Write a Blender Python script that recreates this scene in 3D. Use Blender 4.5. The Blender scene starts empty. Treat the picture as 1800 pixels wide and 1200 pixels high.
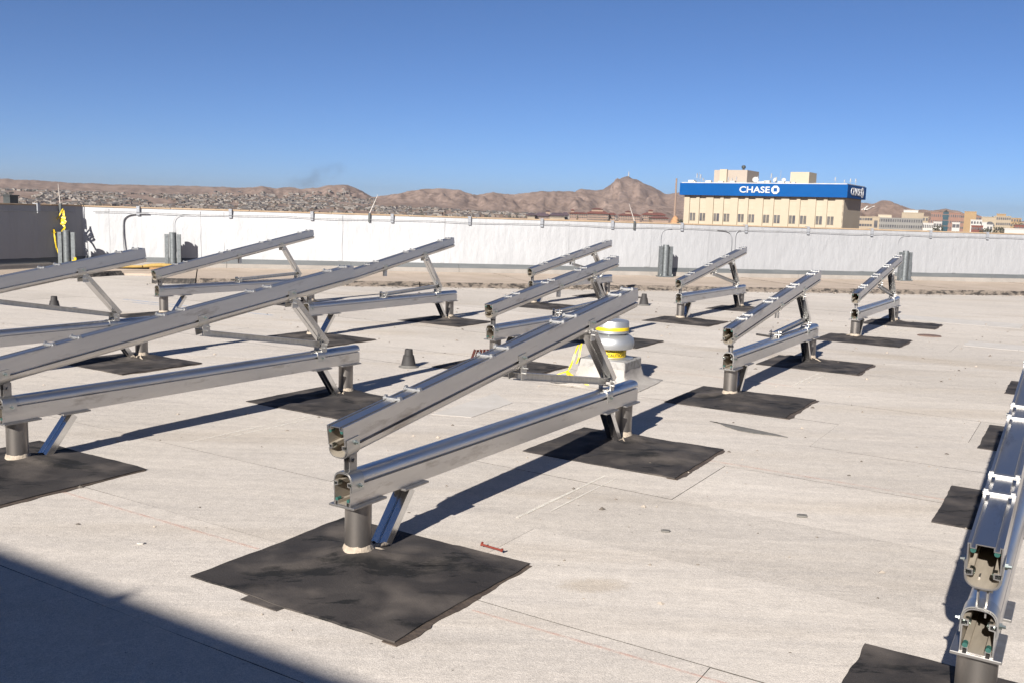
import bpy, bmesh, math, random
from mathutils import Vector, Matrix, noise
R = math.radians
random.seed(7)
scene = bpy.context.scene
COL = scene.collection

# ------------------------------------------------------------------ camera
CAM_H = 1.6
PITCH, ROLL, FPX = 0.13491, 0.03129, 1650.0
cam_data = bpy.data.cameras.new('camera')
cam = bpy.data.objects.new('camera', cam_data)
COL.objects.link(cam)
cam_data.sensor_fit = 'HORIZONTAL'
cam_data.sensor_width = 36.0
cam_data.lens = 36.0 * FPX / 1800.0
cam_data.clip_start = 0.05
cam_data.clip_end = 40000
cp, sp, cr, sr = math.cos(PITCH), math.sin(PITCH), math.cos(ROLL), math.sin(ROLL)
F_ = Vector((0, cp, -sp)); R0 = Vector((1, 0, 0)); U0 = Vector((0, sp, cp))
RX = R0 * cr + U0 * sr
UX = U0 * cr - R0 * sr
cam.matrix_world = Matrix(((RX.x, UX.x, -F_.x, 0), (RX.y, UX.y, -F_.y, 0), (RX.z, UX.z, -F_.z, CAM_H), (0, 0, 0, 1)))
scene.camera = cam

# ------------------------------------------------------------------ light
SUN_HEAD, SUN_EL = 24.0, 27.4          # heading the shadows fall towards (clockwise from +Y), elevation
world = bpy.data.worlds.new('World')
scene.world = world
world.use_nodes = True
wn = world.node_tree.nodes; wl = world.node_tree.links
wn.clear()
sky = wn.new('ShaderNodeTexSky')
sky.sky_type = 'NISHITA'
sky.sun_disc = False
sky.sun_elevation = R(SUN_EL)
sky.sun_rotation = R(180 + SUN_HEAD)
sky.altitude = 1100
sky.air_density = 0.56
sky.dust_density = 0.2
sky.ozone_density = 7.0
bg = wn.new('ShaderNodeBackground')
bg.inputs['Strength'].default_value = 0.05
wo = wn.new('ShaderNodeOutputWorld')
wl.new(sky.outputs[0], bg.inputs[0]); wl.new(bg.outputs[0], wo.inputs[0])

sun_data = bpy.data.lights.new('sun', 'SUN')
sun_data.energy = 5.0
sun_data.angle = R(0.53)
sun_data.color = (1.0, 0.95, 0.88)
sun = bpy.data.objects.new('sun', sun_data)
COL.objects.link(sun)
sd = Vector((math.sin(R(SUN_HEAD)) * math.cos(R(SUN_EL)), math.cos(R(SUN_HEAD)) * math.cos(R(SUN_EL)), -math.sin(R(SUN_EL))))
sun.rotation_euler = sd.to_track_quat('-Z', 'Y').to_euler()
sun.location = (-20, -30, 30)

scene.view_settings.view_transform = 'Standard'
scene.view_settings.look = 'None'
scene.view_settings.exposure = 1.12
scene.view_settings.gamma = 1.0
scene.view_settings.use_curve_mapping = False
scene.cycles.volume_bounces = 1
scene.cycles.max_bounces = 8

# ------------------------------------------------------------------ helpers
def smooth(a, b, x):
    t = max(0.0, min(1.0, (x - a) / (b - a))); return t * t * (3 - 2 * t)

def lerp_tab(tab, x):
    if x <= tab[0][0]: return tab[0][1]
    for (a, va), (b, vb) in zip(tab, tab[1:]):
        if x <= b: return va + (vb - va) * (x - a) / (b - a)
    return tab[-1][1]

class MB:
    """collects geometry for ONE mesh object"""
    def __init__(s): s.v = []; s.f = []; s.mi = []; s.cur = 0
    def add(s, vs, fs):
        o = len(s.v); s.v += [tuple(p) for p in vs]
        s.f += [tuple(i + o for i in f) for f in fs]; s.mi += [s.cur] * len(fs); return s
    def box(s, x0, x1, y0, y1, z0, z1, M=None):
        vs = [(x0,y0,z0),(x1,y0,z0),(x1,y1,z0),(x0,y1,z0),(x0,y0,z1),(x1,y0,z1),(x1,y1,z1),(x0,y1,z1)]
        if M is not None: vs = [M @ Vector(p) for p in vs]
        return s.add(vs, [(0,3,2,1),(4,5,6,7),(0,1,5,4),(1,2,6,5),(2,3,7,6),(3,0,4,7)])
    def cham(s, x0, x1, y0, y1, z0, z1, c=.003):
        """box with chamfered top and vertical edges"""
        def ring(d, z): return [(x0+d,y0+c,z),(x0+c,y0+d,z),(x1-c,y0+d,z),(x1-d,y0+c,z),(x1-d,y1-c,z),(x1-c,y1-d,z),(x0+c,y1-d,z),(x0+d,y1-c,z)]
        vs = ring(0, z0) + ring(0, z1-c) + ring(c*.8, z1)
        fs = [tuple(range(7,-1,-1)), tuple(range(16,24))]
        for k in (0, 8):
            for i in range(8): fs.append((k+i, k+(i+1)%8, k+8+(i+1)%8, k+8+i))
        return s.add(vs, fs)
    def extrude(s, prof, y0, y1, inner=None, M=None):
        """profile in x,z run along y; with inner = hollow section"""
        n = len(prof)
        vs = [(x, y0, z) for x, z in prof] + [(x, y1, z) for x, z in prof]
        fs = [(i, (i+1)%n, n+(i+1)%n, n+i) for i in range(n)]
        if inner:
            vs += [(x, y0, z) for x, z in inner] + [(x, y1, z) for x, z in inner]
            fs += [(2*n+(i+1)%n, 2*n+i, 3*n+i, 3*n+(i+1)%n) for i in range(n)]
            fs += [((i+1)%n, i, 2*n+i, 2*n+(i+1)%n) for i in range(n)]
            fs += [(n+i, n+(i+1)%n, 3*n+(i+1)%n, 3*n+i) for i in range(n)]
        else:
            fs += [tuple(range(n-1,-1,-1)), tuple(range(n, 2*n))]
        if M is not None: vs = [M @ Vector(p) for p in vs]
        return s.add(vs, fs)
    def tube(s, pts, r, n=8, closed=True):
        pts = [Vector(p) for p in pts]; rr = r if isinstance(r, (list, tuple)) else [r]*len(pts)
        vs = []; fs = []; m = len(pts)
        a = None
        for i, p in enumerate(pts):
            t = (pts[min(i+1,m-1)] - pts[max(i-1,0)]).normalized()
            if a is None: a = t.orthogonal().normalized()
            else: a = (a - t * a.dot(t)).normalized()
            b = t.cross(a)
            for k in range(n):
                w = 2*math.pi*k/n; vs.append(p + (a*math.cos(w) + b*math.sin(w))*rr[i])
        for i in range(m-1):
            for k in range(n): fs.append((i*n+k, i*n+(k+1)%n, (i+1)*n+(k+1)%n, (i+1)*n+k))
        if closed: fs += [tuple(range(n-1,-1,-1)), tuple((m-1)*n+k for k in range(n))]
        return s.add(vs, fs)
    def lathe(s, prof, n=32, c=(0,0,0), cap=True, jit=0):
        vs = []; fs = []; m = len(prof)
        for r, z in prof:
            for k in range(n):
                w = 2*math.pi*k/n; q = r*(1+jit*(random.random()-.5)); vs.append((c[0]+q*math.cos(w), c[1]+q*math.sin(w), c[2]+z*(1+jit*(random.random()-.5))))
        for i in range(m-1):
            for k in range(n): fs.append((i*n+k, i*n+(k+1)%n, (i+1)*n+(k+1)%n, (i+1)*n+k))
        if cap: fs += [tuple(range(n-1,-1,-1)), tuple((m-1)*n+k for k in range(n))]
        return s.add(vs, fs)
    def prism(s, poly, z0, z1):
        n = len(poly)
        vs = [(x,y,z0) for x,y in poly] + [(x,y,z1) for x,y in poly]
        return s.add(vs, [tuple(range(n-1,-1,-1)), tuple(range(n,2*n))] + [(i,(i+1)%n,n+(i+1)%n,n+i) for i in range(n)])
    def ribbon(s, pts, wdir, w, t=.0015):
        pts = [Vector(p) for p in pts]; m = len(pts); vs = []; fs = []
        for i, p in enumerate(pts):
            wd = wdir[i] if isinstance(wdir, list) else wdir
            wd = Vector(wd).normalized(); ww = w[i] if isinstance(w, list) else w
            tg = (pts[min(i+1,m-1)] - pts[max(i-1,0)]).normalized(); nn = tg.cross(wd)
            nn = nn.normalized() if nn.length > 1e-6 else Vector((0,0,1))
            vs += [p-wd*ww/2+nn*t, p+wd*ww/2+nn*t, p+wd*ww/2-nn*t, p-wd*ww/2-nn*t]
        for i in range(m-1):
            for k in range(4): fs.append((i*4+k, i*4+(k+1)%4, i*4+4+(k+1)%4, i*4+4+k))
        fs += [(3,2,1,0), ((m-1)*4,(m-1)*4+1,(m-1)*4+2,(m-1)*4+3)]
        return s.add(vs, fs)
    def mesh(s, name, mats, ang=32):
        me = bpy.data.meshes.new(name)
        me.from_pydata(s.v, [], s.f)
        for m in (mats if isinstance(mats, (list, tuple)) else [mats]): me.materials.append(m)
        me.polygons.foreach_set('material_index', s.mi)
        me.polygons.foreach_set('use_smooth', [True]*len(s.f))
        me.update()
        me.set_sharp_from_angle(angle=R(ang))
        return me
    def build(s, name, mats, parent=None, ang=32): return link(name, s.mesh(name, mats, ang), parent)

def link(name, data, parent=None, loc=None, rot=None):
    o = bpy.data.objects.new(name, data); COL.objects.link(o)
    if parent is not None: o.parent = parent
    if loc is not None: o.location = loc
    if rot is not None: o.rotation_euler = rot
    return o

def tag(o, label=None, cat=None, group=None, kind=None):
    if label: o['label'] = label
    if cat: o['category'] = cat
    if group: o['group'] = group
    if kind: o['kind'] = kind
    return o

def thing(name, label, cat, loc=(0,0,0), rz=0.0, group=None):
    return tag(link(name, None, None, loc, (0,0,rz)), label, cat, group)

# ------------------------------------------------------------------ materials
def mat(name, c1, c2=None, rough=.7, metal=0.0, scale=6.0, stretch=(1,1,1), detail=6.0, bump=0.0, bscale=None, bdist=.01,
        coords='OBJ', rough2=None, lo=.35, hi=.65, spec=.5, fine=None):
    m = bpy.data.materials.new(name); m.use_nodes = True
    nt = m.node_tree; n = nt.nodes; l = nt.links
    b = n['Principled BSDF']
    b.inputs['Roughness'].default_value = rough; b.inputs['Metallic'].default_value = metal
    b.inputs['Specular IOR Level'].default_value = spec
    if coords == 'OBJ': co = n.new('ShaderNodeTexCoord').outputs['Object']
    else: co = n.new('ShaderNodeNewGeometry').outputs['Position']
    mp = n.new('ShaderNodeMapping'); mp.inputs['Scale'].default_value = stretch
    l.new(co, mp.inputs[0])
    nz = n.new('ShaderNodeTexNoise'); nz.inputs['Scale'].default_value = scale; nz.inputs['Detail'].default_value = detail
    nz.inputs['Roughness'].default_value = .6
    l.new(mp.outputs[0], nz.inputs['Vector'])
    rp = n.new('ShaderNodeMapRange'); rp.inputs[1].default_value = lo; rp.inputs[2].default_value = hi
    l.new(nz.outputs['Fac'], rp.inputs[0])
    mx = n.new('ShaderNodeMix'); mx.data_type = 'RGBA'
    mx.inputs[6].default_value = (*c1, 1); mx.inputs[7].default_value = (*(c2 or c1), 1)
    l.new(rp.outputs[0], mx.inputs[0])
    colour = mx.outputs[2]
    if fine:                                   # fine speckle (amount, scale)
        n2 = n.new('ShaderNodeTexNoise'); n2.inputs['Scale'].default_value = fine[1]; n2.inputs['Detail'].default_value = 2
        l.new(co, n2.inputs['Vector'])
        r2 = n.new('ShaderNodeMapRange'); r2.inputs[1].default_value = .3; r2.inputs[2].default_value = .7
        r2.inputs[3].default_value = 1 - fine[0]; r2.inputs[4].default_value = 1 + fine[0]
        l.new(n2.outputs['Fac'], r2.inputs[0])
        ml = n.new('ShaderNodeMix'); ml.data_type = 'RGBA'; ml.blend_type = 'MULTIPLY'; ml.inputs[0].default_value = 1
        cb = n.new('ShaderNodeCombineColor')
        for i in range(3): l.new(r2.outputs[0], cb.inputs[i])
        l.new(colour, ml.inputs[6]); l.new(cb.outputs[0], ml.inputs[7]); colour = ml.outputs[2]
    l.new(colour, b.inputs['Base Color'])
    if rough2 is not None:
        rr = n.new('ShaderNodeMapRange'); rr.inputs[1].default_value = lo; rr.inputs[2].default_value = hi
        rr.inputs[3].default_value = rough; rr.inputs[4].default_value = rough2
        l.new(nz.outputs['Fac'], rr.inputs[0]); l.new(rr.outputs[0], b.inputs['Roughness'])
    if bump:
        bn = n.new('ShaderNodeTexNoise'); bn.inputs['Scale'].default_value = bscale or scale*4; bn.inputs['Detail'].default_value = 5
        l.new(mp.outputs[0], bn.inputs['Vector'])
        bp = n.new('ShaderNodeBump'); bp.inputs['Strength'].default_value = bump; bp.inputs['Distance'].default_value = bdist
        l.new(bn.outputs['Fac'], bp.inputs['Height']); l.new(bp.outputs[0], b.inputs['Normal'])
    m['colour_socket'] = 1
    return m

M_ALU = mat('mill_aluminium', (.62,.605,.59), (.53,.51,.485), rough=.33, rough2=.47, metal=1, scale=2.2, stretch=(5,.8,5), lo=.3, hi=.75)
def add_scuffs(m, col, sc, stretch, lo, hi, amt):
    nt = m.node_tree; n = nt.nodes; l = nt.links; b = n['Principled BSDF']; src = b.inputs['Base Color'].links[0].from_socket
    tc = n.new('ShaderNodeTexCoord'); oi = n.new('ShaderNodeObjectInfo')
    av = n.new('ShaderNodeVectorMath'); av.operation = 'ADD'; l.new(tc.outputs['Object'], av.inputs[0]); 
    ml = n.new('ShaderNodeVectorMath'); ml.operation = 'SCALE'; ml.inputs[0].default_value = (9, 17, 5); l.new(oi.outputs['Random'], ml.inputs['Scale']); l.new(ml.outputs[0], av.inputs[1])
    mp = n.new('ShaderNodeMapping'); mp.inputs['Scale'].default_value = stretch; l.new(av.outputs[0], mp.inputs[0])
    nz = n.new('ShaderNodeTexNoise'); nz.inputs['Scale'].default_value = sc; nz.inputs['Detail'].default_value = 8; nz.inputs['Roughness'].default_value = .7; l.new(mp.outputs[0], nz.inputs['Vector'])
    rg = n.new('ShaderNodeMapRange'); rg.inputs[1].default_value = lo; rg.inputs[2].default_value = hi; rg.inputs[4].default_value = amt; l.new(nz.outputs['Fac'], rg.inputs[0])
    mx = n.new('ShaderNodeMix'); mx.data_type = 'RGBA'; mx.inputs[7].default_value = (*col, 1); l.new(rg.outputs[0], mx.inputs[0]); l.new(src, mx.inputs[6]); l.new(mx.outputs[2], b.inputs['Base Color'])
add_scuffs(M_ALU, (.24,.21,.185), 2.4, (3,1,4), .56, .72, .75)
M_ALU2 = mat('bright_aluminium', (.48,.48,.48), (.40,.40,.40), rough=.48, rough2=.60, metal=1, scale=20)
M_BRACE = mat('dull_aluminium', (.55,.54,.52), (.44,.43,.41), rough=.34, rough2=.48, metal=1, scale=5, stretch=(4,1,4))
M_STRUT = mat('strut_aluminium', (.72,.72,.72), (.62,.62,.62), rough=.12, rough2=.24, metal=1, scale=4, stretch=(6,6,1))
M_POST = mat('steel_pipe', (.30,.28,.26), (.19,.17,.155), rough=.34, rough2=.5, metal=.9, scale=7, stretch=(1,1,.35), bump=.06, bscale=50, bdist=.002)
M_PLATE = mat('plate_steel', (.36,.345,.33), (.26,.245,.23), rough=.38, rough2=.5, metal=.9, scale=14)
M_BOLT = mat('bolt_zinc', (.62,.64,.63), (.42,.50,.46), rough=.3, metal=1, scale=40)
M_GREEN = mat('green_spring_nut', (.03,.11,.09), (.02,.07,.06), rough=.4, scale=30)
M_SEAL = mat('beige_sealant', (.38,.32,.25), (.27,.22,.17), rough=.8, scale=25, bump=.6, bscale=60, bdist=.01)
M_GALV = mat('galvanised_steel', (.185,.20,.205), (.115,.125,.13), rough=.45, rough2=.6, metal=.55, scale=16, fine=(.12, 60))
M_RUBBER = mat('dark_rubber', (.022,.020,.020), (.036,.033,.032), rough=.7, scale=12)
M_CABLE = mat('grey_cable', (.16,.16,.165), (.24,.24,.24), rough=.5, metal=.3, scale=8)
M_CONDUIT = mat('painted_conduit', (.30,.31,.32), (.20,.20,.21), rough=.5, metal=.2, scale=5)
M_CLIP = mat('lead_clip', (.25,.26,.28), (.34,.35,.37), rough=.55, metal=.3, scale=30)
M_COPING = mat('tan_coping', (.33,.245,.165), (.27,.19,.12), rough=.85, scale=3, coords='POS', bump=.3)
M_YELLOW = mat('yellow_tape', (.62,.44,.01), (.52,.36,.008), rough=.45, scale=9)
M_BLACKPRINT = mat('black_print', (.015,.015,.015), rough=.5)
M_REDSTEEL = mat('red_primer_steel', (.10,.026,.02), (.05,.018,.015), rough=.45, metal=.2, scale=14)
M_REDPL = mat('red_plastic', (.20,.035,.022), (.14,.028,.018), rough=.4, scale=20)
M_WOOD = mat('weathered_plank', (.36,.21,.09), (.27,.15,.06), rough=.85, scale=8, stretch=(1,8,1))
M_FOAM = mat('yellow_foam', (.36,.24,.07), (.29,.19,.055), rough=.85, scale=14, bump=.4)
M_FAN = mat('spun_aluminium', (.44,.45,.46), (.37,.38,.39), rough=.42, rough2=.55, metal=.75, scale=7)
M_CURBCAP = mat('chipped_white_curb', (.29,.28,.265), (.17,.16,.145), rough=.8, scale=16, lo=.5, hi=.7, bump=.4)
M_SKIRT = mat('flashing_membrane', (.36,.335,.305), (.29,.265,.24), rough=.85, scale=7, bump=.3, fine=(.12, 180))
M_FLASH = mat('grey_flashing_band', (.075,.08,.082), (.10,.105,.107), rough=.6, scale=1.2, coords='POS', stretch=(1,1,5))
M_BASE = mat('pale_base_strip', (.20,.18,.16), (.25,.225,.20), rough=.85, scale=2.5, coords='POS', bump=.3)
M_LEDGE = mat('tan_ledge_membrane', (.40,.325,.26), (.33,.265,.205), rough=.9, scale=1.4, coords='POS', bump=.3, bscale=60, fine=(.12, 150))
M_LEDGEFR = mat('broken_ledge_edge', (.20,.165,.135), (.035,.03,.027), rough=.95, scale=7, coords='POS', lo=.46, hi=.60, stretch=(1,1,2.2), bump=1.0, bscale=30, bdist=.05)
M_TAREDGE = mat('black_tar_edge', (.03,.027,.025), (.12,.10,.085), rough=.85, scale=9, coords='POS', lo=.48, hi=.7, bump=.9, bscale=22, bdist=.04)
M_DARKGAP = mat('dark_asphalt_base', (.05,.045,.04), (.075,.066,.058), rough=.95, scale=8, coords='POS')
M_RUST = mat('rusty_lid', (.16,.10,.075), (.11,.075,.06), rough=.8, scale=20)
M_DARKBOX = mat('dark_sheet_metal', (.035,.04,.04), (.05,.055,.055), rough=.5, scale=6)
M_SCRAP = mat('grey_membrane_scrap', (.10,.095,.088), (.14,.132,.12), rough=.9, scale=9, bump=.3)
M_PATCH = mat('pale_patch', (.47,.44,.405), (.41,.38,.345), rough=.9, scale=5, coords='POS', fine=(.10, 200))
M_PH = mat('penthouse_render', (.38,.34,.28), (.33,.29,.24), rough=.9, scale=2, coords='POS')

def mat_roof():
    m = mat('granule_cap_sheet', (.500,.456,.408), (.440,.398,.352), rough=.95, scale=.55, detail=8, coords='POS', bump=.35, bscale=170, bdist=.006, lo=.3, hi=.7, spec=.2)
    nt = m.node_tree; n = nt.nodes; l = nt.links
    b = n['Principled BSDF']; src = b.inputs['Base Color'].links[0].from_socket
    pos = n.new('ShaderNodeNewGeometry').outputs['Position']
    # per-sheet tint
    oi = n.new('ShaderNodeObjectInfo')
    r0 = n.new('ShaderNodeMapRange'); r0.inputs[3].default_value = .92; r0.inputs[4].default_value = 1.06
    l.new(oi.outputs['Random'], r0.inputs[0])
    # granule speckle, two sizes
    fac = r0.outputs[0]
    for sc_, am, a, c in ((260, .17, .36, .64), (90, .09, .3, .7), (14, .05, .3, .7)):
        nz = n.new('ShaderNodeTexNoise'); nz.inputs['Scale'].default_value = sc_; nz.inputs['Detail'].default_value = 3
        l.new(pos, nz.inputs['Vector'])
        rr = n.new('ShaderNodeMapRange'); rr.inputs[1].default_value = a; rr.inputs[2].default_value = c
        rr.inputs[3].default_value = 1-am; rr.inputs[4].default_value = 1+am
        l.new(nz.outputs['Fac'], rr.inputs[0])
        mm = n.new('ShaderNodeMath'); mm.operation = 'MULTIPLY'; l.new(fac, mm.inputs[0]); l.new(rr.outputs[0], mm.inputs[1]); fac = mm.outputs[0]
    # sparse dark grit
    vz = n.new('ShaderNodeTexNoise'); vz.inputs['Scale'].default_value = 38; vz.inputs['Detail'].default_value = 4
    l.new(pos, vz.inputs['Vector'])
    rr = n.new('ShaderNodeMapRange'); rr.inputs[1].default_value = .70; rr.inputs[2].default_value = .76; rr.inputs[3].default_value = 1; rr.inputs[4].default_value = .55
    l.new(vz.outputs['Fac'], rr.inputs[0])
    mm = n.new('ShaderNodeMath'); mm.operation = 'MULTIPLY'; l.new(fac, mm.inputs[0]); l.new(rr.outputs[0], mm.inputs[1]); fac = mm.outputs[0]
    # water streaks along the sheets: noise stretched along the strip direction
    mp = n.new('ShaderNodeMapping'); mp.vector_type = 'POINT'
    mp.inputs['Rotation'].default_value = (0, 0, R(31.5)); mp.inputs['Scale'].default_value = (.12, 1.1, 1)
    l.new(pos, mp.inputs[0])
    st = n.new('ShaderNodeTexNoise'); st.inputs['Scale'].default_value = 1.6; st.inputs['Detail'].default_value = 7
    l.new(mp.outputs[0], st.inputs['Vector'])
    rs = n.new('ShaderNodeMapRange'); rs.inputs[1].default_value = .52; rs.inputs[2].default_value = .74; rs.inputs[3].default_value = 0; rs.inputs[4].default_value = .34
    l.new(st.outputs['Fac'], rs.inputs[0])
    stain = n.new('ShaderNodeMix'); stain.data_type = 'RGBA'
    stain.inputs[7].default_value = (.34,.275,.20,1)
    l.new(rs.outputs[0], stain.inputs[0]); l.new(src, stain.inputs[6])
    col = stain.outputs[2]
    # single dried puddle stains
    for (cx, cy, rx, ry, rot, amt) in ((.39,3.92,.16,.085,10,.45), (4.1,6.75,.22,.10,-20,.35), (9.0,12.6,1.6,.35,-32,.4), (5.6,10.9,2.4,.3,-31,.35), (-1.7,12.2,.6,.3,0,.25), (3.2,11.2,1.4,.28,-31,.35)):
        mp2 = n.new('ShaderNodeMapping'); mp2.vector_type = 'TEXTURE'
        mp2.inputs['Location'].default_value = (cx, cy, 0); mp2.inputs['Rotation'].default_value = (0,0,R(rot)); mp2.inputs['Scale'].default_value = (rx, ry, 1)
        l.new(pos, mp2.inputs[0])
        ln = n.new('ShaderNodeVectorMath'); ln.operation = 'LENGTH'; l.new(mp2.outputs[0], ln.inputs[0])
        ad = n.new('ShaderNodeMath'); ad.operation = 'MULTIPLY_ADD'; ad.inputs[1].default_value = .9
        l.new(vz.outputs['Fac'], ad.inputs[0]); l.new(ln.outputs['Value'], ad.inputs[2])
        rg = n.new('ShaderNodeMapRange'); rg.inputs[1].default_value = 1.0; rg.inputs[2].default_value = 1.6; rg.inputs[3].default_value = amt; rg.inputs[4].default_value = 0
        l.new(ad.outputs[0], rg.inputs[0])
        mxx = n.new('ShaderNodeMix'); mxx.data_type = 'RGBA'; mxx.inputs[7].default_value = (.36,.295,.22,1)
        l.new(rg.outputs[0], mxx.inputs[0]); l.new(col, mxx.inputs[6]); col = mxx.outputs[2]
    cb = n.new('ShaderNodeCombineColor')
    for i in range(3): l.new(fac, cb.inputs[i])
    ml = n.new('ShaderNodeMix'); ml.data_type = 'RGBA'; ml.blend_type = 'MULTIPLY'; ml.inputs[0].default_value = 1
    l.new(col, ml.inputs[6]); l.new(cb.outputs[0], ml.inputs[7]); l.new(ml.outputs[2], b.inputs['Base Color'])
    wm_ = n.new('ShaderNodeMapping'); wm_.inputs['Rotation'].default_value = (0, 0, R(31.5)); wm_.inputs['Scale'].default_value = (.35, 1.6, 1); l.new(pos, wm_.inputs[0])
    wn_ = n.new('ShaderNodeTexNoise'); wn_.inputs['Scale'].default_value = 2.2; wn_.inputs['Detail'].default_value = 4; l.new(wm_.outputs[0], wn_.inputs['Vector'])
    wb = n.new('ShaderNodeBump'); wb.inputs['Strength'].default_value = .5; wb.inputs['Distance'].default_value = .03
    l.new(wn_.outputs['Fac'], wb.inputs['Height'])
    old = b.inputs['Normal'].links[0].from_socket; l.new(old, wb.inputs['Normal']); l.new(wb.outputs[0], b.inputs['Normal'])
    return m
M_ROOF = mat_roof()

def mat_wall():
    m = mat('white_coated_wall', (.405,.408,.415), (.34,.343,.35), rough=.75, scale=1.1, coords='POS', stretch=(1,1,.45), bump=.8, bscale=6, bdist=.03, lo=.3, hi=.75)
    nt = m.node_tree; n = nt.nodes; l = nt.links
    b = n['Principled BSDF']; src = b.inputs['Base Color'].links[0].from_socket
    tc = n.new('ShaderNodeTexCoord'); sx = n.new('ShaderNodeSeparateXYZ'); l.new(tc.outputs['Object'], sx.inputs[0])
    nz = n.new('ShaderNodeTexNoise'); nz.inputs['Scale'].default_value = 1.2; l.new(tc.outputs['Object'], nz.inputs['Vector'])
    ad = n.new('ShaderNodeMath'); ad.operation = 'MULTIPLY_ADD'; ad.inputs[1].default_value = 2.5; l.new(nz.outputs['Fac'], ad.inputs[0]); l.new(sx.outputs['X'], ad.inputs[2])
    rg = n.new('ShaderNodeMapRange'); rg.inputs[1].default_value = 8.5; rg.inputs[2].default_value = 17.0   # greyer towards the far end
    l.new(ad.outputs[0], rg.inputs[0])
    mx = n.new('ShaderNodeMix'); mx.data_type = 'RGBA'; mx.inputs[7].default_value = (.262,.265,.275,1)
    l.new(rg.outputs[0], mx.inputs[0]); l.new(src, mx.inputs[6])
    # vertical drips and stains
    mp = n.new('ShaderNodeMapping'); mp.inputs['Scale'].default_value = (5, 5, .35); l.new(tc.outputs['Object'], mp.inputs[0])
    dn = n.new('ShaderNodeTexNoise'); dn.inputs['Scale'].default_value = 1.3; dn.inputs['Detail'].default_value = 6; l.new(mp.outputs[0], dn.inputs['Vector'])
    dr = n.new('ShaderNodeMapRange'); dr.inputs[1].default_value = .55; dr.inputs[2].default_value = .8; dr.inputs[3].default_value = 1; dr.inputs[4].default_value = .90
    l.new(dn.outputs['Fac'], dr.inputs[0])
    cb = n.new('ShaderNodeCombineColor')
    for i in range(3): l.new(dr.outputs[0], cb.inputs[i])
    ml = n.new('ShaderNodeMix'); ml.data_type = 'RGBA'; ml.blend_type = 'MULTIPLY'; ml.inputs[0].default_value = 1
    l.new(mx.outputs[2], ml.inputs[6]); l.new(cb.outputs[0], ml.inputs[7]); l.new(ml.outputs[2], b.inputs['Base Color'])
    # drip relief
    bp = n.new('ShaderNodeBump'); bp.inputs['Strength'].default_value = .3; bp.inputs['Distance'].default_value = .02
    l.new(dn.outputs['Fac'], bp.inputs['Height'])
    old = b.inputs['Normal'].links[0].from_socket
    l.new(old, bp.inputs['Normal']); l.new(bp.outputs[0], b.inputs['Normal'])
    return m
M_WALL = mat_wall()

def mat_membrane():
    m = mat('black_membrane', (.024,.021,.0205), (.040,.035,.033), rough=.78, rough2=.9, scale=2.2, coords='POS', bump=.35, bscale=120, bdist=.004, fine=(.22, 320), spec=.3)
    nt = m.node_tree; n = nt.nodes; l = nt.links
    b = n['Principled BSDF']; src = b.inputs['Base Color'].links[0].from_socket
    pos = n.new('ShaderNodeNewGeometry').outputs['Position']
    mp = n.new('ShaderNodeMapping'); mp.inputs['Rotation'].default_value = (0,0,R(-20)); mp.inputs['Scale'].default_value = (1.2, 3.2, 1); l.new(pos, mp.inputs[0])
    nz = n.new('ShaderNodeTexNoise'); nz.inputs['Scale'].default_value = 1.5; nz.inputs['Detail'].default_value = 11; nz.inputs['Roughness'].default_value = .72
    l.new(mp.outputs[0], nz.inputs['Vector'])
    rg = n.new('ShaderNodeMapRange'); rg.inputs[1].default_value = .535; rg.inputs[2].default_value = .575
    l.new(nz.outputs['Fac'], rg.inputs[0])
    mx = n.new('ShaderNodeMix'); mx.data_type = 'RGBA'; mx.inputs[7].default_value = (.010,.0095,.0095,1)
    l.new(rg.outputs[0], mx.inputs[0]); l.new(src, mx.inputs[6])
    # dust
    n3 = n.new('ShaderNodeTexNoise'); n3.inputs['Scale'].default_value = 3.7; n3.inputs['Detail'].default_value = 8; l.new(pos, n3.inputs['Vector'])
    r3 = n.new('ShaderNodeMapRange'); r3.inputs[1].default_value = .46; r3.inputs[2].default_value = .72; r3.inputs[4].default_value = .62
    l.new(n3.outputs['Fac'], r3.inputs[0])
    m3 = n.new('ShaderNodeMix'); m3.data_type = 'RGBA'; m3.inputs[7].default_value = (.13,.11,.095,1)
    l.new(r3.outputs[0], m3.inputs[0]); l.new(mx.outputs[2], m3.inputs[6]); l.new(m3.outputs[2], b.inputs['Base Color'])
    w1 = n.new('ShaderNodeTexNoise'); w1.inputs['Scale'].default_value = 1.8; w1.inputs['Detail'].default_value = 2; w1.inputs['Distortion'].default_value = .3; l.new(mp.outputs[0], w1.inputs['Vector'])
    wb = n.new('ShaderNodeBump'); wb.inputs['Strength'].default_value = .35; wb.inputs['Distance'].default_value = .03; l.new(w1.outputs['Fac'], wb.inputs['Height'])
    old = b.inputs['Normal'].links[0].from_socket; l.new(old, wb.inputs['Normal']); l.new(wb.outputs[0], b.inputs['Normal'])
    return m
M_MAT = mat_membrane()
M_TAR = mat('brown_tar_bleed', (.05,.036,.027), (.09,.068,.052), rough=.7, scale=8, coords='POS', bump=.6, bscale=40, bdist=.01)

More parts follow.
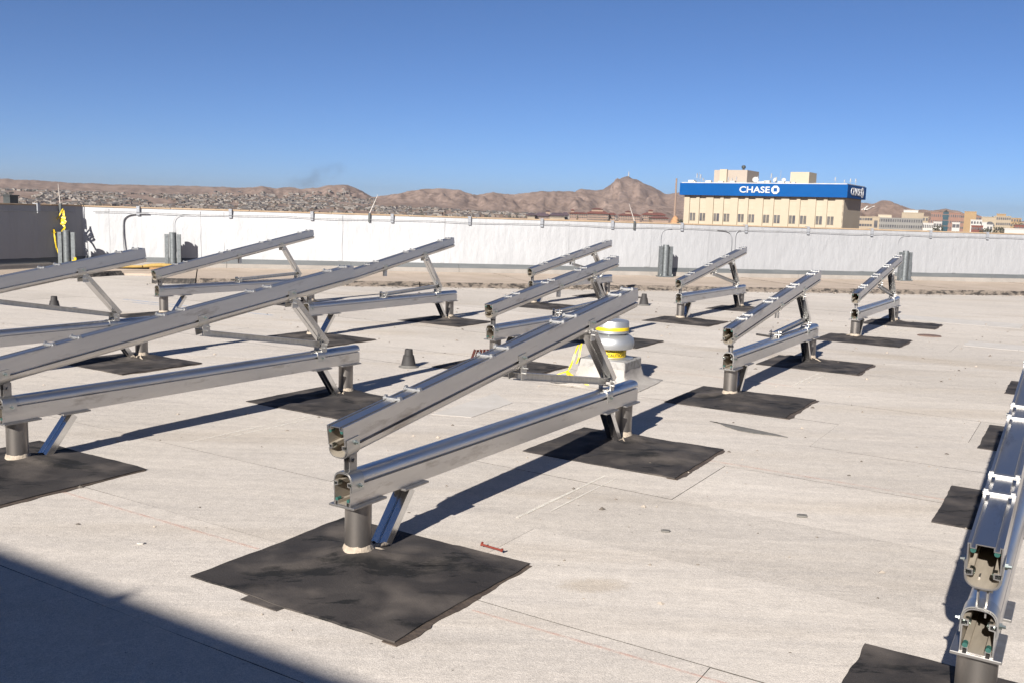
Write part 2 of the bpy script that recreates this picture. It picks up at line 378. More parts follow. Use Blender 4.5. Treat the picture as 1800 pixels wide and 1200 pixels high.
def mat_chalk(name, col, dens):
    m = bpy.data.materials.new(name); m.use_nodes = True
    nt = m.node_tree; n = nt.nodes; l = nt.links
    b = n['Principled BSDF']; b.inputs['Base Color'].default_value = (*col, 1); b.inputs['Roughness'].default_value = .95
    tr = n.new('ShaderNodeBsdfTransparent'); mx = n.new('ShaderNodeMixShader')
    pos = n.new('ShaderNodeNewGeometry').outputs['Position']
    nz = n.new('ShaderNodeTexNoise'); nz.inputs['Scale'].default_value = 16; nz.inputs['Detail'].default_value = 8; nz.inputs['Roughness'].default_value = .8
    l.new(pos, nz.inputs['Vector'])
    rg = n.new('ShaderNodeMapRange'); rg.inputs[1].default_value = .38; rg.inputs[2].default_value = .68; rg.inputs[4].default_value = dens
    l.new(nz.outputs['Fac'], rg.inputs[0])
    l.new(rg.outputs[0], mx.inputs[0]); l.new(tr.outputs[0], mx.inputs[1]); l.new(b.outputs[0], mx.inputs[2])
    l.new(mx.outputs[0], n['Material Output'].inputs['Surface'])
    return m
M_CHALKW = mat_chalk('white_chalk', (.78,.74,.66), .85)
M_CHALKR = mat_chalk('red_chalk', (.62,.30,.22), .24)
M_CHALKB = mat_chalk('blue_chalk', (.16,.34,.62), .65)

# ------------------------------------------------------------------ roof frame of reference
PHI = R(31.52)
UD = Vector((math.sin(PHI), math.cos(PHI))); VD = Vector((UD.y, -UD.x))
def uv(u, v): return UD*u + VD*v
WALL_K, WALL_C, WALL_H = 0.2165, 23.82, 1.487
CORNER = Vector((-9.94, 21.67))
WDIR = Vector((1, WALL_K)).normalized(); WNRM = Vector((WDIR.y, -WDIR.x))      # normal towards the roof
LHEAD = R(22.9)
LDIR = Vector((math.sin(LHEAD), math.cos(LHEAD))); LNRM = Vector((LDIR.y, -LDIR.x))

# ------------------------------------------------------------------ roof: strips of cap sheet
def clip_half(poly, p, nrm):
    out = []
    for i in range(len(poly)):
        a, b = poly[i], poly[(i+1) % len(poly)]
        da, db = (a-p).dot(nrm), (b-p).dot(nrm)
        if da >= 0: out.append(a)
        if (da >= 0) != (db >= 0): out.append(a + (b-a)*(da/(da-db)))
    return out
ROOF_CLIPS = [(CORNER + WNRM*-.05, WNRM), (CORNER + LNRM*-.05, LNRM), (uv(-4.3, 0), UD), (Vector((19.5, 0)), Vector((-1, 0)))]
def clip_roof(poly):
    for p, nn in ROOF_CLIPS:
        poly = clip_half(poly, p, nn)
        if len(poly) < 3: return []
    return poly

roof_outline = clip_roof([uv(-20, -40), uv(-20, 40), uv(60, 40), uv(60, -40)])
roof_bm = MB().prism([(p.x, p.y) for p in roof_outline], -.5, 0.0)
roof = tag(roof_bm.build('roof', M_DARKGAP), kind='structure')
rs = random.Random(3)
SEAM0, SEAMW = 4.035, 0.917
for k in range(-9, 27):
    u0 = SEAM0 + SEAMW*k; u1 = u0 + SEAMW
    v = -22.0 + rs.uniform(0, 4)
    while v < 20:
        ln = rs.uniform(6.0, 10.0); v1 = v + ln
        ph = rs.uniform(0, 9)
        gap = rs.uniform(.0006, .0030)
        def wob(q, s): return .003*noise.noise((q*1.7 + ph, s*7.1, k*3.3)) + .0025*noise.noise((q*6.1, s*3.7, k*1.3))
        steps = max(2, int(ln/.3)); poly = []
        for i in range(steps+1):
            q = v + .0015 + (ln-.003)*i/steps; poly.append(uv(u0 + gap + wob(q, 0), q))
        for i in range(steps, -1, -1):
            q = v + .0015 + (ln-.003)*i/steps; poly.append(uv(u1 - gap + wob(q, 1), q))
        poly = clip_roof(poly)
        v = v1
        if len(poly) < 3: continue
        poly.reverse()
        zt = .006 + rs.uniform(-.0012, .0012)
        sb = MB().prism([(p.x, p.y) for p in reversed(poly)], .0005, zt)
        sb.mi = [1, 0] + [1]*(len(sb.f)-2)
        sb.build('membrane_strip', [M_ROOF, M_DARKGAP], roof, ang=30)
ROOF_Z = .0075

building = tag(MB().prism([(p.x, p.y) for p in roof_outline], -46, -.52).build('building_below', M_PH), 'tan building block carrying the flat roof', 'building')

# ------------------------------------------------------------------ penthouse behind the viewer (its shadow falls into the lower left)
ph = thing('stair_penthouse', 'rendered roof penthouse behind the viewer that shades the lower left corner', 'penthouse')
PH_U, PH_H = -4.10, 3.34
c = [uv(PH_U, -14), uv(PH_U, 7), uv(PH_U-5, 7), uv(PH_U-5, -14)]
MB().prism([(p.x, p.y) for p in reversed(c)], -.4, PH_H-.06).build('wall', M_PH, ph)
c = [uv(PH_U+.04, -14.1), uv(PH_U+.04, 7.1), uv(PH_U-5.1, 7.1), uv(PH_U-5.1, -14.1)]
MB().prism([(p.x, p.y) for p in reversed(c)], PH_H-.06, PH_H).build('coping', M_COPING, ph)
p = uv(PH_U+.0, -2.39)
MB().lathe([(.02,0),(.02,.02),(.03,.02),(.03,.03),(.01,.035)], 12, (p.x, p.y, PH_H)).build('coping_lump', M_GALV, ph)  # unseen small lump, added to cast the bump in the shadow edge
p = uv(PH_U+.03, 2.2)
dr_ = MB().box(-.45,.45,-.03,.03,.01,2.05).build('door', M_DARKBOX, ph)
dr_.location = (p.x, p.y, 0); dr_.rotation_euler = (0,0,-PHI)

# ------------------------------------------------------------------ parapets
def wall_run(name, label, origin, d, nrm, length, mats, white=True):
    t = thing(name, label, 'parapet', (origin.x, origin.y, 0), math.atan2(d.y, d.x))
    # local: x along wall, -y towards the roof
    n = int(length/.22); nz = 9; bm = MB(); vs = []; fs = []
    for j in range(nz+1):
        z = .2 + (WALL_H-.031-.2)*j/nz
        for i in range(n+1):
            xx = length*i/n
            bul = .012*noise.noise((xx*1.1, z*1.4, 2.2)) + .007*noise.noise((xx*4.0, z*1.2, 5.0))
            vs.append((xx, -.012 + bul if 0 < j < nz else 0.0, z))
    for j in range(nz):
        for i in range(n): fs.append((j*(n+1)+i, j*(n+1)+i+1, (j+1)*(n+1)+i+1, (j+1)*(n+1)+i))
    bm.add(vs, fs); bm.box(0, length, .03, .34, -46, WALL_H-.032)
    bm.build('wall_face', mats[0], t, ang=60)
    # tan coping with joints
    xx = 0.0; rr = random.Random(int(length*10))
    while xx < length-.05:
        ln = min(rr.uniform(1.6, 2.2), length-xx)
        MB().cham(xx+.004, xx+ln-.004, -.018+rr.uniform(-.004,.004), .37, WALL_H-.030, WALL_H+rr.uniform(-.004,.003), .006).build('coping_stone', M_COPING, t)
        xx += ln
    # grey flashing band and pale base strip, in lengths
    xx = 0.0
    while xx < length-.05:
        ln = min(rr.uniform(2.6, 3.2), length-xx)
        bb = MB().add([(xx+.003,-.075,.215),(xx+ln-.003,-.075,.215),(xx+ln-.003,-.012,.325),(xx+.003,-.012,.325),(xx+.003,.02,.215),(xx+ln-.003,.02,.215),(xx+ln-.003,.02,.33),(xx+.003,.02,.33)],
                 [(0,1,2,3),(4,7,6,5),(0,4,5,1),(3,2,6,7),(0,3,7,4),(1,5,6,2)])
        bb.build('flashing_band', M_FLASH, t)
        MB().add([(xx+.004,-.13,.10),(xx+ln-.004,-.13,.10),(xx+ln-.004,-.085,.214),(xx+.004,-.085,.214),(xx+.004,.02,.10),(xx+ln-.004,.02,.10),(xx+ln-.004,.02,.214),(xx+.004,.02,.214)],
                 [(0,1,2,3),(4,7,6,5),(0,4,5,1),(3,2,6,7),(0,3,7,4),(1,5,6,2)]).build('base_strip', M_BASE, t)
        xx += ln
    return t
white = wall_run('parapet_wall', 'long white coated parapet wall across the back of the roof', CORNER, WDIR, WNRM, 31.0, [M_WALL])
left = wall_run('parapet_wall', 'shaded grey parapet wall at the far left corner', CORNER - LDIR*26, LDIR, LNRM, 26.0, [M_WALL])
# clips that hold the conductor over the white wall (along-wall distances)
def wall_x(head):       # distance along the white wall at a compass heading
    tt = math.tan(R(head)); y = WALL_C/(1-WALL_K*tt); return (Vector((tt*y, y)) - CORNER).dot(WDIR)
CLIPS = [-21.76, -16.79, -12.17, -7.46, -2.81, 1.56, 5.81, 9.94, 13.66, 17.15, 20.6, 23.65, 26.47, 29.3]
clip_me = MB().box(-.035,.035,-.052,-.016,-.20,-.015).box(-.035,.035,-.052,.10,-.014,.012).mesh('conductor_clip', M_CLIP)
for h in CLIPS:
    link('conductor_clip', clip_me, white, (wall_x(h), -.004, WALL_H+.004), (0, 0, 0))
for s in (1.2, 3.0, 5.1, 7.0): link('conductor_clip', clip_me, left, (26-s, -.004, WALL_H+.004))

lw = random.Random(4)
for h in (-23.4, -18.55, -17.3, -10.5, -4.4, 3.1, 8.0, 11.4, 15.6, 20.25, 21.3, 25.0):
    xx = wall_x(h); w = lw.uniform(.05,.09); n_ = 14; vs = []; fs = []
    for i in range(n_+1):
        z = .335 + (WALL_H-.40)*i/n_; a = xx - w + .012*noise.noise((z*4, h, 1)); b = xx + w + .012*noise.noise((z*4, h, 6)); q = -.020-.006*noise.noise((z*3, h, 2))
        vs += [(a, .0, z), (a+.006, q, z), (b-.006, q, z), (b, .0, z)]
    for i in range(n_):
        for k in range(3): fs.append((i*4+k, i*4+k+1, i*4+4+k+1, i*4+4+k))
    fs += [(0,3,2,1), (n_*4,n_*4+1,n_*4+2,n_*4+3)]
    MB().add(vs, fs).build('lap_strip', M_WALL, white, 50)
def on_wall(s, off, z): # point near the white wall: s along, off in front
    q = CORNER + WDIR*s + WNRM*off; return Vector((q.x, q.y, z))
def on_left(s, off, z):
    q = CORNER - LDIR*s + LNRM*off; return Vector((q.x, q.y, z))
# lightning conductor cable
pts = []
for i in range(0, 150):
    s = 29.0*i/149
    pts.append(on_wall(.25+s, .065, WALL_H - .135 + .012*math.sin(s*1.9) + .018*noise.noise((s*.9, 3, 1))))
tag(MB().tube(pts, .006, 6).build('conductor_cable', M_CABLE), 'thin dark lightning conductor cable sagging along the white parapet', 'cable')
pts = [on_left(.3+.25*i, .065, WALL_H - .16 + .015*noise.noise((i*.4, 8, 1))) for i in range(40)]
tag(MB().tube(pts, .006, 6).build('conductor_cable', M_CABLE), 'thin cable along the top of the shaded left parapet', 'cable')

def bez(a, b, c_, d, n=12):
    o = []
    for i in range(n+1):
        t = i/n; o.append(a*(1-t)**3 + b*3*t*(1-t)**2 + c_*3*t*t*(1-t) + d*t**3)
    return o
def wall_pipe(name, label, s0, s1, z_bot, r, offs=.05, m=M_CONDUIT):
    a = on_wall(s1, offs, WALL_H-.15); d = on_wall(s0, offs+.03, z_bot)
    k = on_wall(s0, offs, WALL_H-.16)
    pts = bez(a, a.lerp(k, .7), k, on_wall(s0, offs, WALL_H-.42), 10) + [on_wall(s0, offs+.005, .8), on_wall(s0+.01, offs+.02, .5), d]
    return tag(MB().tube(pts, r, 8).build(name, m), label, 'cable' if r < .012 else 'conduit')
wall_pipe('conduit', 'bent dark conduit running down the bright end of the parapet', wall_x(-22.55), wall_x(-21.2), .3, .015)
wall_pipe('drop_cable', 'thin cable looping down to the stanchion with the yellow foam tube', wall_x(-19.9), wall_x(-19.0), .95, .0045)
wall_pipe('conduit', 'pair-side conduit bending down the grey parapet behind the central racks', wall_x(12.85), wall_x(12.0), .3, .012)
wall_pipe('conduit', 'slimmer conduit running down beside the bent one on the grey parapet', wall_x(13.05), wall_x(13.35), .3, .008)
wall_pipe('drop_cable', 'thin cable arching down to the middle stanchion', wall_x(8.72), wall_x(9.35), .95, .0045)
wall_pipe('drop_cable', 'thin pale cable dropping to the stanchion at the far right', wall_x(22.0), wall_x(22.6), .9, .0045)

# lightning rods
def rod(label, base, tip, m=M_CLIP):
    t = thing('lightning_rod', label, 'lightning rod', base)
    b = Vector((0,0,0)); d = tip - base
    MB().tube([b, d*.5, d], [.012,.010,.004], 8).build('rod', M_PALEROD, t)
    MB().box(-.025,.025,-.025,.025,-.20,.02).build('mount', M_DARKBOX, t)
M_PALEROD = mat('pale_rod', (.55,.50,.44), (.5,.46,.42), rough=.4, metal=.3)
def at_ang(head, el, dist): # point seen from the viewing position
    return Vector((math.sin(R(head))*dist, math.cos(R(head))*dist, CAM_H + math.tan(R(el))*dist))
sw = on_wall(wall_x(-8.85), .03, 0); rod('leaning lightning rod on the white parapet left of centre', on_wall(wall_x(-8.8), .03, WALL_H+.0), on_wall(wall_x(-8.8)+.20, .02, WALL_H+.47))
rod('lightning rod leaning left on the parapet in front of the mountain', on_wall(wall_x(7.13), .03, WALL_H+.0), on_wall(wall_x(7.13)-.17, .02, WALL_H+.46))
rod('tall lightning rod with yellow tape at the corner of the parapets', on_left(.62, .03, WALL_H), on_left(.66, .03, WALL_H+.46))
# dark box on the left parapet
db = thing('vent_box', 'small dark square vent box on top of the left parapet', 'vent box', on_left(1.75, -.12, WALL_H+.004), math.atan2(LDIR.y, LDIR.x))
MB().box(-.10,.10,-.10,.10,0,.15).build('body', M_DARKBOX, db)
MB().cham(-.125,.125,-.125,.125,.151,.175,.008).build('lid', M_DARKBOX, db)

# galvanised stanchions in front of the parapet
def stanchion(label, base, rz, tilt=0):
    t = thing('stanchion', label, 'stanchion', base, rz, 'galvanised stanchions along the parapet')
    pr = [(.115,0),(.115,.80)]
    bm = MB(); bm.lathe([(.078,.03),(.078,.82),(.071,.82),(.071,.70)], 24, cap=False); bm.build('pipe', M_GALV, t)
    bm = MB(); bm.lathe([(.08,.0),(.10,.0),(.10,.035),(.08,.035)], 24); bm.build('foot_ring', M_GALV, t)
    for sgn in (-1, 1):
        x0 = sgn*.135
        prof = [(-.040,-.05),(.040,-.05),(.040,.05),(.031,.05),(.031,-.04),(-.031,-.04),(-.031,.05),(-.040,.05)]
        vs = [(x0+a, b, .03) for a, b in prof] + [(x0+a, b, .78) for a, b in prof]
        n = 8
        MB().add(vs, [(i,(i+1)%n,n+(i+1)%n,n+i) for i in range(n)] + [(0,5,6,7),(0,1,4,5),(1,2,3,4),(8,15,14,13),(8,13,12,9),(9,12,11,10)]).build('channel', M_GALV, t)
    MB().cham(-.20,.20,-.13,.12,.0,.025,.006).build('base_plate', M_GALV, t)
    for sgn in (-1,1): MB().lathe([(.02,.03),(.02,.055),(.012,.055),(.012,.08)], 8, (sgn*.16,-.12,0)).build('anchor_bolt', M_BOLT, t)
    return t
wa = math.atan2(WDIR.y, WDIR.x)
stanchion('galvanised stanchion wrapped in yellow tape at the left corner', on_left(.72, .30, .11), wa)
stanchion('galvanised stanchion beside the yellow foam tube', on_wall(wall_x(-19.82), .42, .11), wa)
stanchion('galvanised stanchion alone against the middle of the parapet', on_wall(wall_x(8.75), .42, .11), wa)
stanchion('galvanised stanchion behind the rack at the far right', on_wall(wall_x(22.02), .42, .11), wa)

# ------------------------------------------------------------------ raised ledge in front of the parapets
ledge = MB().prism([tuple(p) for p in [ (CORNER+WDIR*1.0+WNRM*.0), (CORNER+WNRM*.02+LNRM*.02), (CORNER+WNRM*1.0+LNRM*.9), (CORNER+WNRM*1.0+WDIR*30), (CORNER+WDIR*30)]][::-1], .001, .05)
ledge_o = tag(ledge.build('ledge', M_LEDGE), kind='structure')
LEDGE_W = 3.55
lr = random.Random(11)
cuts = [wall_x(h) for h in (-20.6, -18.6, -7.55, -1.4, 3.2, 8.0, 13.4, 17.0, 20.5, 24.2, 27.5)]
cuts = [1.9] + cuts + [30.2]
for i in range(len(cuts)-1):
    s0, s1 = cuts[i]+.012, cuts[i+1]-.012
    skew = .35
    n = max(6, int((s1-s0)/.12)); bm = MB()
    zt = .112 + lr.uniform(-.008, .008)
    front = []
    for j in range(n+1):
        s = s0 + (s1-s0)*j/n
        w = LEDGE_W + .06*noise.noise((s*.35, 1, 1)) + .035*noise.noise((s*3.1, 4, 1)) + .02*noise.noise((s*9, 2, 7))
        front.append((s + skew*0, w))
    vs = []; fs = []
    for s, w in front:
        sk = skew*(w/LEDGE_W)
        zz = zt + .006*noise.noise((s*2, 0, 3))
        vs += [tuple(on_wall(s, .14, zt)), tuple(on_wall(s+sk, w-.02, zz)), tuple(on_wall(s+sk, w+.012*noise.noise((s*5,3,9)), zz-.022)),
               tuple(on_wall(s+sk, w+.02*noise.noise((s*7,9,2))+.005, zt*.55)), tuple(on_wall(s+sk, w+.035+.03*noise.noise((s*8,5,2)), .004)), tuple(on_wall(s, .14, .004))]
    bm2 = MB()
    for j in range(n):
        a, b = j*6, j*6+6
        bm2.cur = 0; 
        for k in range(5):
            fs.append((a+k, b+k, b+k+1, a+k+1))
    m = (n)*6
    fs += [(0,1,2,3,4,5), (m+5,m+4,m+3,m+2,m+1,m)]
    bm.add(vs, [tuple(reversed(f)) for f in fs]); bm.mi = []
    for j in range(n): bm.mi += [0,1,1,1,0]
    bm.mi += [1,1]
    bm.build('ledge_slab', [M_LEDGE, M_TAREDGE if i in (1, 0) else M_LEDGEFR], ledge_o, ang=40)
# slabs along the left parapet
lc = [.6, 3.0, 6.2, 9.5, 13, 17]
for i in range(len(lc)-1):
    s0, s1 = lc[i]+.01, lc[i+1]-.01; n = 20; vs = []; fs = []
    for j in range(n+1):
        s = s0+(s1-s0)*j/n; w = 1.75 + .10*noise.noise((s*.6,2,2)) + .04*noise.noise((s*4,2,5))
        if i == 0: w += .55*smooth(3.0, .6, s) if False else 0
        vs += [tuple(on_left(s,.14,.11)), tuple(on_left(s,w-.03,.108)), tuple(on_left(s,w+.02*noise.noise((s*6,1,1)),.08)), tuple(on_left(s,w+.03+.03*noise.noise((s*6,7,1)),.004)), tuple(on_left(s,.14,.004))]
    for j in range(n):
        a, b = j*5, j*5+5
        for k in range(4): fs.append((a+k, a+k+1, b+k+1, b+k)[::-1])
    m = n*5; fs += [(4,3,2,1,0), (m,m+1,m+2,m+3,m+4)]
    bm = MB().add(vs, [tuple(reversed(f)) for f in fs]); bm.mi = []
    for j in range(n): bm.mi += [0,1,1,0]
    bm.mi += [1,1]
    bm.build('ledge_slab', [M_LEDGE, M_TAREDGE], ledge_o, ang=40)

# ------------------------------------------------------------------ solar racks
A_, H_ = .049, .148
def beam_profile():
    half = [(.027,0),(.027,.014),(.039,.014),(.039,0),(A_,0),(A_,.090),(A_-.017,.0915),(A_-.017,.1030),(A_+.0005,.105)]
    inh = [(.0235,.004),(.0235,.018),(.0425,.018),(.0425,.004),(.0447,.004),(.0447,.0865),(.0285,.0880),(.0285,.1070),(.0455,.109)]
    for k in range(1, 9):
        t = k/8*math.pi/2
        half.append(((A_+.0005)*math.cos(t)**.62 if k < 8 else 0.0, .105+.043*math.sin(t)**.95))
        inh.append((.0455*math.cos(t)**.62 if k < 8 else 0.0, .109+.0345*math.sin(t)**.95))
    out = half + [(-a, b) for a, b in reversed(half[:-1])]
    inn = inh + [(-a, b) for a, b in reversed(inh[:-1])]
    return out, inn
PO, PI_ = beam_profile()
LB = 3.13
M_INNER = mat('warm_lit_inside', (.42,.37,.30), (.30,.26,.21), rough=.5, metal=.35, scale=5, stretch=(4,1,4))  # brown base colour stands in for warm light reflected inside the hollow beam
def beam_mesh(name, o, i):
    b = MB().extrude(o, 0, LB, i); n = len(o)
    b.mi = [0]*n + [1]*n + [0]*(2*n)
    return b.mesh(name, [M_ALU, M_INNER], 28)
low_me = beam_mesh('lower_beam', PO, PI_)
up_me = beam_mesh('upper_beam', [(-a, H_-b) for a, b in PO], [(-a, H_-b) for a, b in PI_])
# saddle strap over the rounded side
def saddle():
    bm = MB(); o = []; i_ = []
    for k in range(-8, 9):
        t = math.pi/2*(1-abs(k)/8); x = (A_+.0045)*math.cos(t)**.62 if k else 0.0
        x = x if k > 0 else -x
        o.append((x, .105+.0475*math.sin(t)**.95)); i_.append((x*.93, .105+.0435*math.sin(t)**.95))
    o = [(-A_-.0055,.062)] + o + [(A_+.0055,.062)]; i_ = [(-A_-.0012,.062)] + i_ + [(A_+.0012,.062)]
    bm.extrude(list(reversed(o + list(reversed(i_)))), -.042, .042)
    return bm.mesh('saddle_strap', M_BRACE, 30)
def flip_mesh(me, name):
    m2 = me.copy(); m2.name = name
    for v in m2.vertices: v.co = (-v.co.x, v.co.y, H_ - v.co.z)
    return m2
sad_me = saddle(); sad_up = flip_mesh(sad_me, 'saddle_strap')
bolt_me = MB().tube([(0,0,0),(.008,0,0)], .011, 6).tube([(.008,0,0),(.018,0,0)], .006, 6).mesh('bolt', M_BOLT)
clamp_me = MB().cham(-.052,.052,-.012,.012,.0,.010,.002).box(-.048,-.034,-.007,.007,.010,.018).box(.034,.048,-.007,.007,.010,.018).mesh('panel_clamp', M_ALU2)
nut_me = MB().tube([(0,-.012,0),(0,.012,0)], .0085, 8).mesh('spring_nut', M_GREEN)
boss_me = MB().lathe([(.012,0),(.012,.02),(.007,.02),(.007,0)], 10, cap=False).mesh('screw_boss', M_BOLT)
post_me = MB().lathe([(.0615,-.05),(.0615,.272)], 40).mesh('post', M_POST)
plate_me = MB().cham(-.074,.074,-.118,.118,0,.0095,.002).mesh('top_plate', M_PLATE)
plate2_me = MB().cham(-.074,.074,-.095,.095,0,.0095,.002).mesh('strut_plate', M_PLATE)
def seal_mesh(seed):
    rr = random.Random(seed); bm = MB(); n = 28; vs = []; fs = []
    prof = [(.060,.055),(.066,.045),(.075,.022),(.090,.008),(.100,.0)]
    for k in range(n):
        w = 2*math.pi*k/n; j = 1+.25*noise.noise((math.cos(w)*2, math.sin(w)*2, seed)); big = 1+.45*max(0, math.cos(w-1.57+rr.uniform(-.1,.1)))
        for r, z in prof:
            q = .0605+(r-.0605)*j*big; vs.append((q*math.cos(w), q*math.sin(w), z*(.7+.5*j*(1 if z else 0))+rr.uniform(-.002,.002)))
    m = len(prof)
    for k in range(n):
        for i in range(m-1): fs.append((k*m+i, k*m+i+1, ((k+1)%n)*m+i+1, ((k+1)%n)*m+i))
    bm.add(vs, fs)
    for k in range(5):      # stringy lumps on the strut side
        w = 1.57+rr.uniform(-.9,.9); d = rr.uniform(.07,.15)
        bm.tube([(.06*math.cos(w),.06*math.sin(w),.03),(d*math.cos(w),d*math.sin(w),.028),((d+.05)*math.cos(w+.15),(d+.05)*math.sin(w+.15),.008)], [.012,.010,.004], 6)
    return bm.mesh('sealant', M_SEAL, 60)
seal_mes = [seal_mesh(s) for s in (1,2,3)]
# struts: channel with a groove down the broad face; local z along the member, broad face towards -y
def channel(length, wd=.088, dp=.042, t=.0045):
    h = wd/2
    prof = [(-h,0),(-.008,0),(-.004,.009),(.004,.009),(.008,0),(h,0),(h,dp),(h-.012,dp),(h-.012,dp-t),(h-t,dp-t),(h-t,t),(.010,t),(.006,.009+t),(-.006,.009+t),(-.010,t),(-h+t,t),(-h+t,dp-t),(-h+.012,dp-t),(-h+.012,dp),(-h,dp)]
    n = len(prof); vs = [(a, b, 0) for a, b in prof] + [(a, b, length) for a, b in prof]
    fs = [(i,(i+1)%n,n+(i+1)%n,n+i) for i in range(n)]
    def cap(o): return [(o+0,o+1,o+14,o+15),(o+1,o+2,o+13,o+14),(o+2,o+3,o+12,o+13),(o+3,o+4,o+11,o+12),(o+4,o+5,o+10,o+11),(o+5,o+6,o+9,o+10),(o+6,o+7,o+8,o+9),(o+0,o+15,o+16,o+19),(o+16,o+17,o+18,o+19)]
    return MB().add(vs, fs + cap(0) + [tuple(reversed(f)) for f in cap(n)])
def member(me_cache, key, builder):
    if key not in me_cache: me_cache[key] = builder()
    return me_cache[key]
CACHE = {}
def between(name, me, parent, p0, p1):
    """a member whose local z runs p0 -> p1 and whose local x stays lateral"""
    d = (Vector(p1)-Vector(p0)).normalized(); xax = Vector((1,0,0)); yax = d.cross(xax).normalized()
    M = Matrix(((xax.x,yax.x,d.x,p0[0]),(xax.y,yax.y,d.y,p0[1]),(xax.z,yax.z,d.z,p0[2]),(0,0,0,1)))
    o = link(name, me, parent); o.matrix_local = M; return o
strap_me = MB().box(-.016,-.011,-.028,.028,-.055,.055).box(.011,.016,-.024,.024,-.075,.045).tube([(-.026,0,.01),(.026,0,.01)], .009, 8).mesh('hinge_strap', M_PLATE)
tab_me = MB().box(-.016,-.011,-.025,.025,-.085,0).box(.011,.016,-.025,.025,-.085,0).mesh('hanging_tab', M_BRACE)
brk_me = MB().box(-.045,-.040,-.03,.03,-.05,.03).box(.040,.045,-.03,.03,-.05,.03).tube([(-.062,.0,-.015),(.062,.0,-.015)], .007, 8).tube([(-.062,.018,.01),(.062,.018,.01)], .006, 8).mesh('brace_bracket', M_BRACE)

def rack(x, y, head, label, far_top=1.125, loose_brace=False, seed=0, near_top=.655):
    t = thing('solar_rack', label, 'solar rack', (x, y, 0), -R(head), 'solar racks standing on the flat roof')
    rr = random.Random(seed)
    # lower beam
    lo = link('lower_beam', low_me, t, (0, -.11, .283))
    for s in (.045, 2.66):
        sd_ = link('saddle_strap', sad_me, lo, (0, s, .0008))
        for sg in (-1, 1): link('bolt', bolt_me, sd_ if False else lo, (sg*(A_+.005), s+.012, .088), (0, 0, 0 if sg > 0 else math.pi))
    for sg in (-1, 1):
        link('screw_boss', boss_me, lo, (sg*.034, .006, .098), (R(-90), 0, 0))
        link('spring_nut', nut_me, lo, (sg*.033, .012, .0235))
    # upper beam
    nb = near_top-H_; sl = math.atan2(far_top-near_top, LB)
    up = link('upper_beam', up_me, t, (0, -.14, nb), (sl, 0, 0))
    for s in (.05, 1.52, 2.40):
        link('saddle_strap', sad_up, up, (0, s, -.0008))
        for sg in (-1, 1): link('bolt', bolt_me, up, (sg*(A_+.005), s+.015, .060), (0, 0, 0 if sg > 0 else math.pi))
    for s in (.40, .565, 1.215, 1.38, 2.03, 2.19, 2.86, 3.05):
        link('panel_clamp', clamp_me, up, (0, s+rr.uniform(-.01,.01), H_+.0006), (0,0,rr.uniform(-.03,.03)))
    for sg in (-1, 1):
        link('spring_nut', nut_me, up, (sg*.033, .014, .1235)); link('screw_boss', boss_me, up, (sg*.034, .006, .050), (R(-90),0,0))
    def up_bot(s):      # height of the underside at rack distance s
        return nb + (s+.14)*math.tan(sl)
    # posts
    for s, mi, c0 in ((0, 0, .0), (2.9, 1, 0)):
        po = link('post', post_me, t, (0, s, 0), (0,0,rr.uniform(0,6)))
        po.rotation_euler = (0,0,0)
        link('top_plate', plate_me, po, (0, .0 if mi == 0 else .0, .2725))
        link('sealant', seal_mes[(seed+mi) % 3], po, (0,0,.012), (0,0,0 if mi == 0 else math.pi))
    # raking struts at the posts
    a, b = (0, .125, .006), (0, .335, .270)
    me = member(CACHE, 'strut', lambda: channel((Vector(b)-Vector(a)).length).mesh('strut', M_STRUT, 30))
    st = between('strut', me, t, a, b)
    link('strut_plate', plate2_me, t, (0, .35, .2725))
    a, b = (0, 2.765, .006), (0, 2.575, .270)
    me2 = member(CACHE, 'strut2', lambda: channel((Vector(b)-Vector(a)).length).mesh('strut', M_STRUT, 30))
    between('strut', me2, t, a, b)
    link('strut_plate', plate2_me, t, (0, 2.56, .2725))
    # rear leg
    a, b = (0, 2.615, .475), (0, 2.265, up_bot(2.265)-.025)
    ll = (Vector(b)-Vector(a)).length
    me3 = member(CACHE, 'leg%.2f' % ll, lambda: channel(ll, .095, .045).mesh('rear_leg', M_STRUT, 30))
    between('rear_leg', me3, t, a, b)
    link('brace_bracket', brk_me, t, (0, 2.262, up_bot(2.262)-.012)); link('brace_bracket', brk_me, t, (0, 2.59, .468))
    # hinge at the near end
    link('hinge_strap', strap_me, t, (0, -.055, .471))
    # brace
    if loose_brace:
        a, b = (0, 1.33, .458), (0, 2.60, .512)
        link('hanging_tab', tab_me, t, (0, 1.385, up_bot(1.385)+.002))
        link('brace_bracket', brk_me, t, (.0, 1.36, .468), (0, 0, .1))
    else:
        a, b = (0, 1.385, up_bot(1.385)-.055), (0, 2.58, .480)
        link('brace_bracket', brk_me, t, (0, 1.385, up_bot(1.385)-.02), (sl,0,0))
    ll2 = (Vector(b)-Vector(a)).length
    def mk():
        bm = MB(); h = .023
        prof = [(-.026,-h),(.026,-h),(.026,-h+.005),(.0025,-h+.005),(.0025,h-.005),(.026,h-.005),(.026,h),(-.026,h),(-.026,h-.005),(-.0025,h-.005),(-.0025,-h+.005),(-.026,-h+.005)]
        n = 12; vs = [(p, q, 0) for p, q in prof] + [(p, q, ll2) for p, q in prof]
        fs = [(i,(i+1)%n,n+(i+1)%n,n+i) for i in range(n)] + [(0,1,2,11),(3,4,9,10),(5,6,7,8)] + [(n+11,n+2,n+1,n),(n+10,n+9,n+4,n+3),(n+8,n+7,n+6,n+5)]
        return bm.add(vs, fs).mesh('brace', M_BRACE)
    between('brace', member(CACHE, 'brace%.2f' % ll2, mk), t, a, b)
    return t

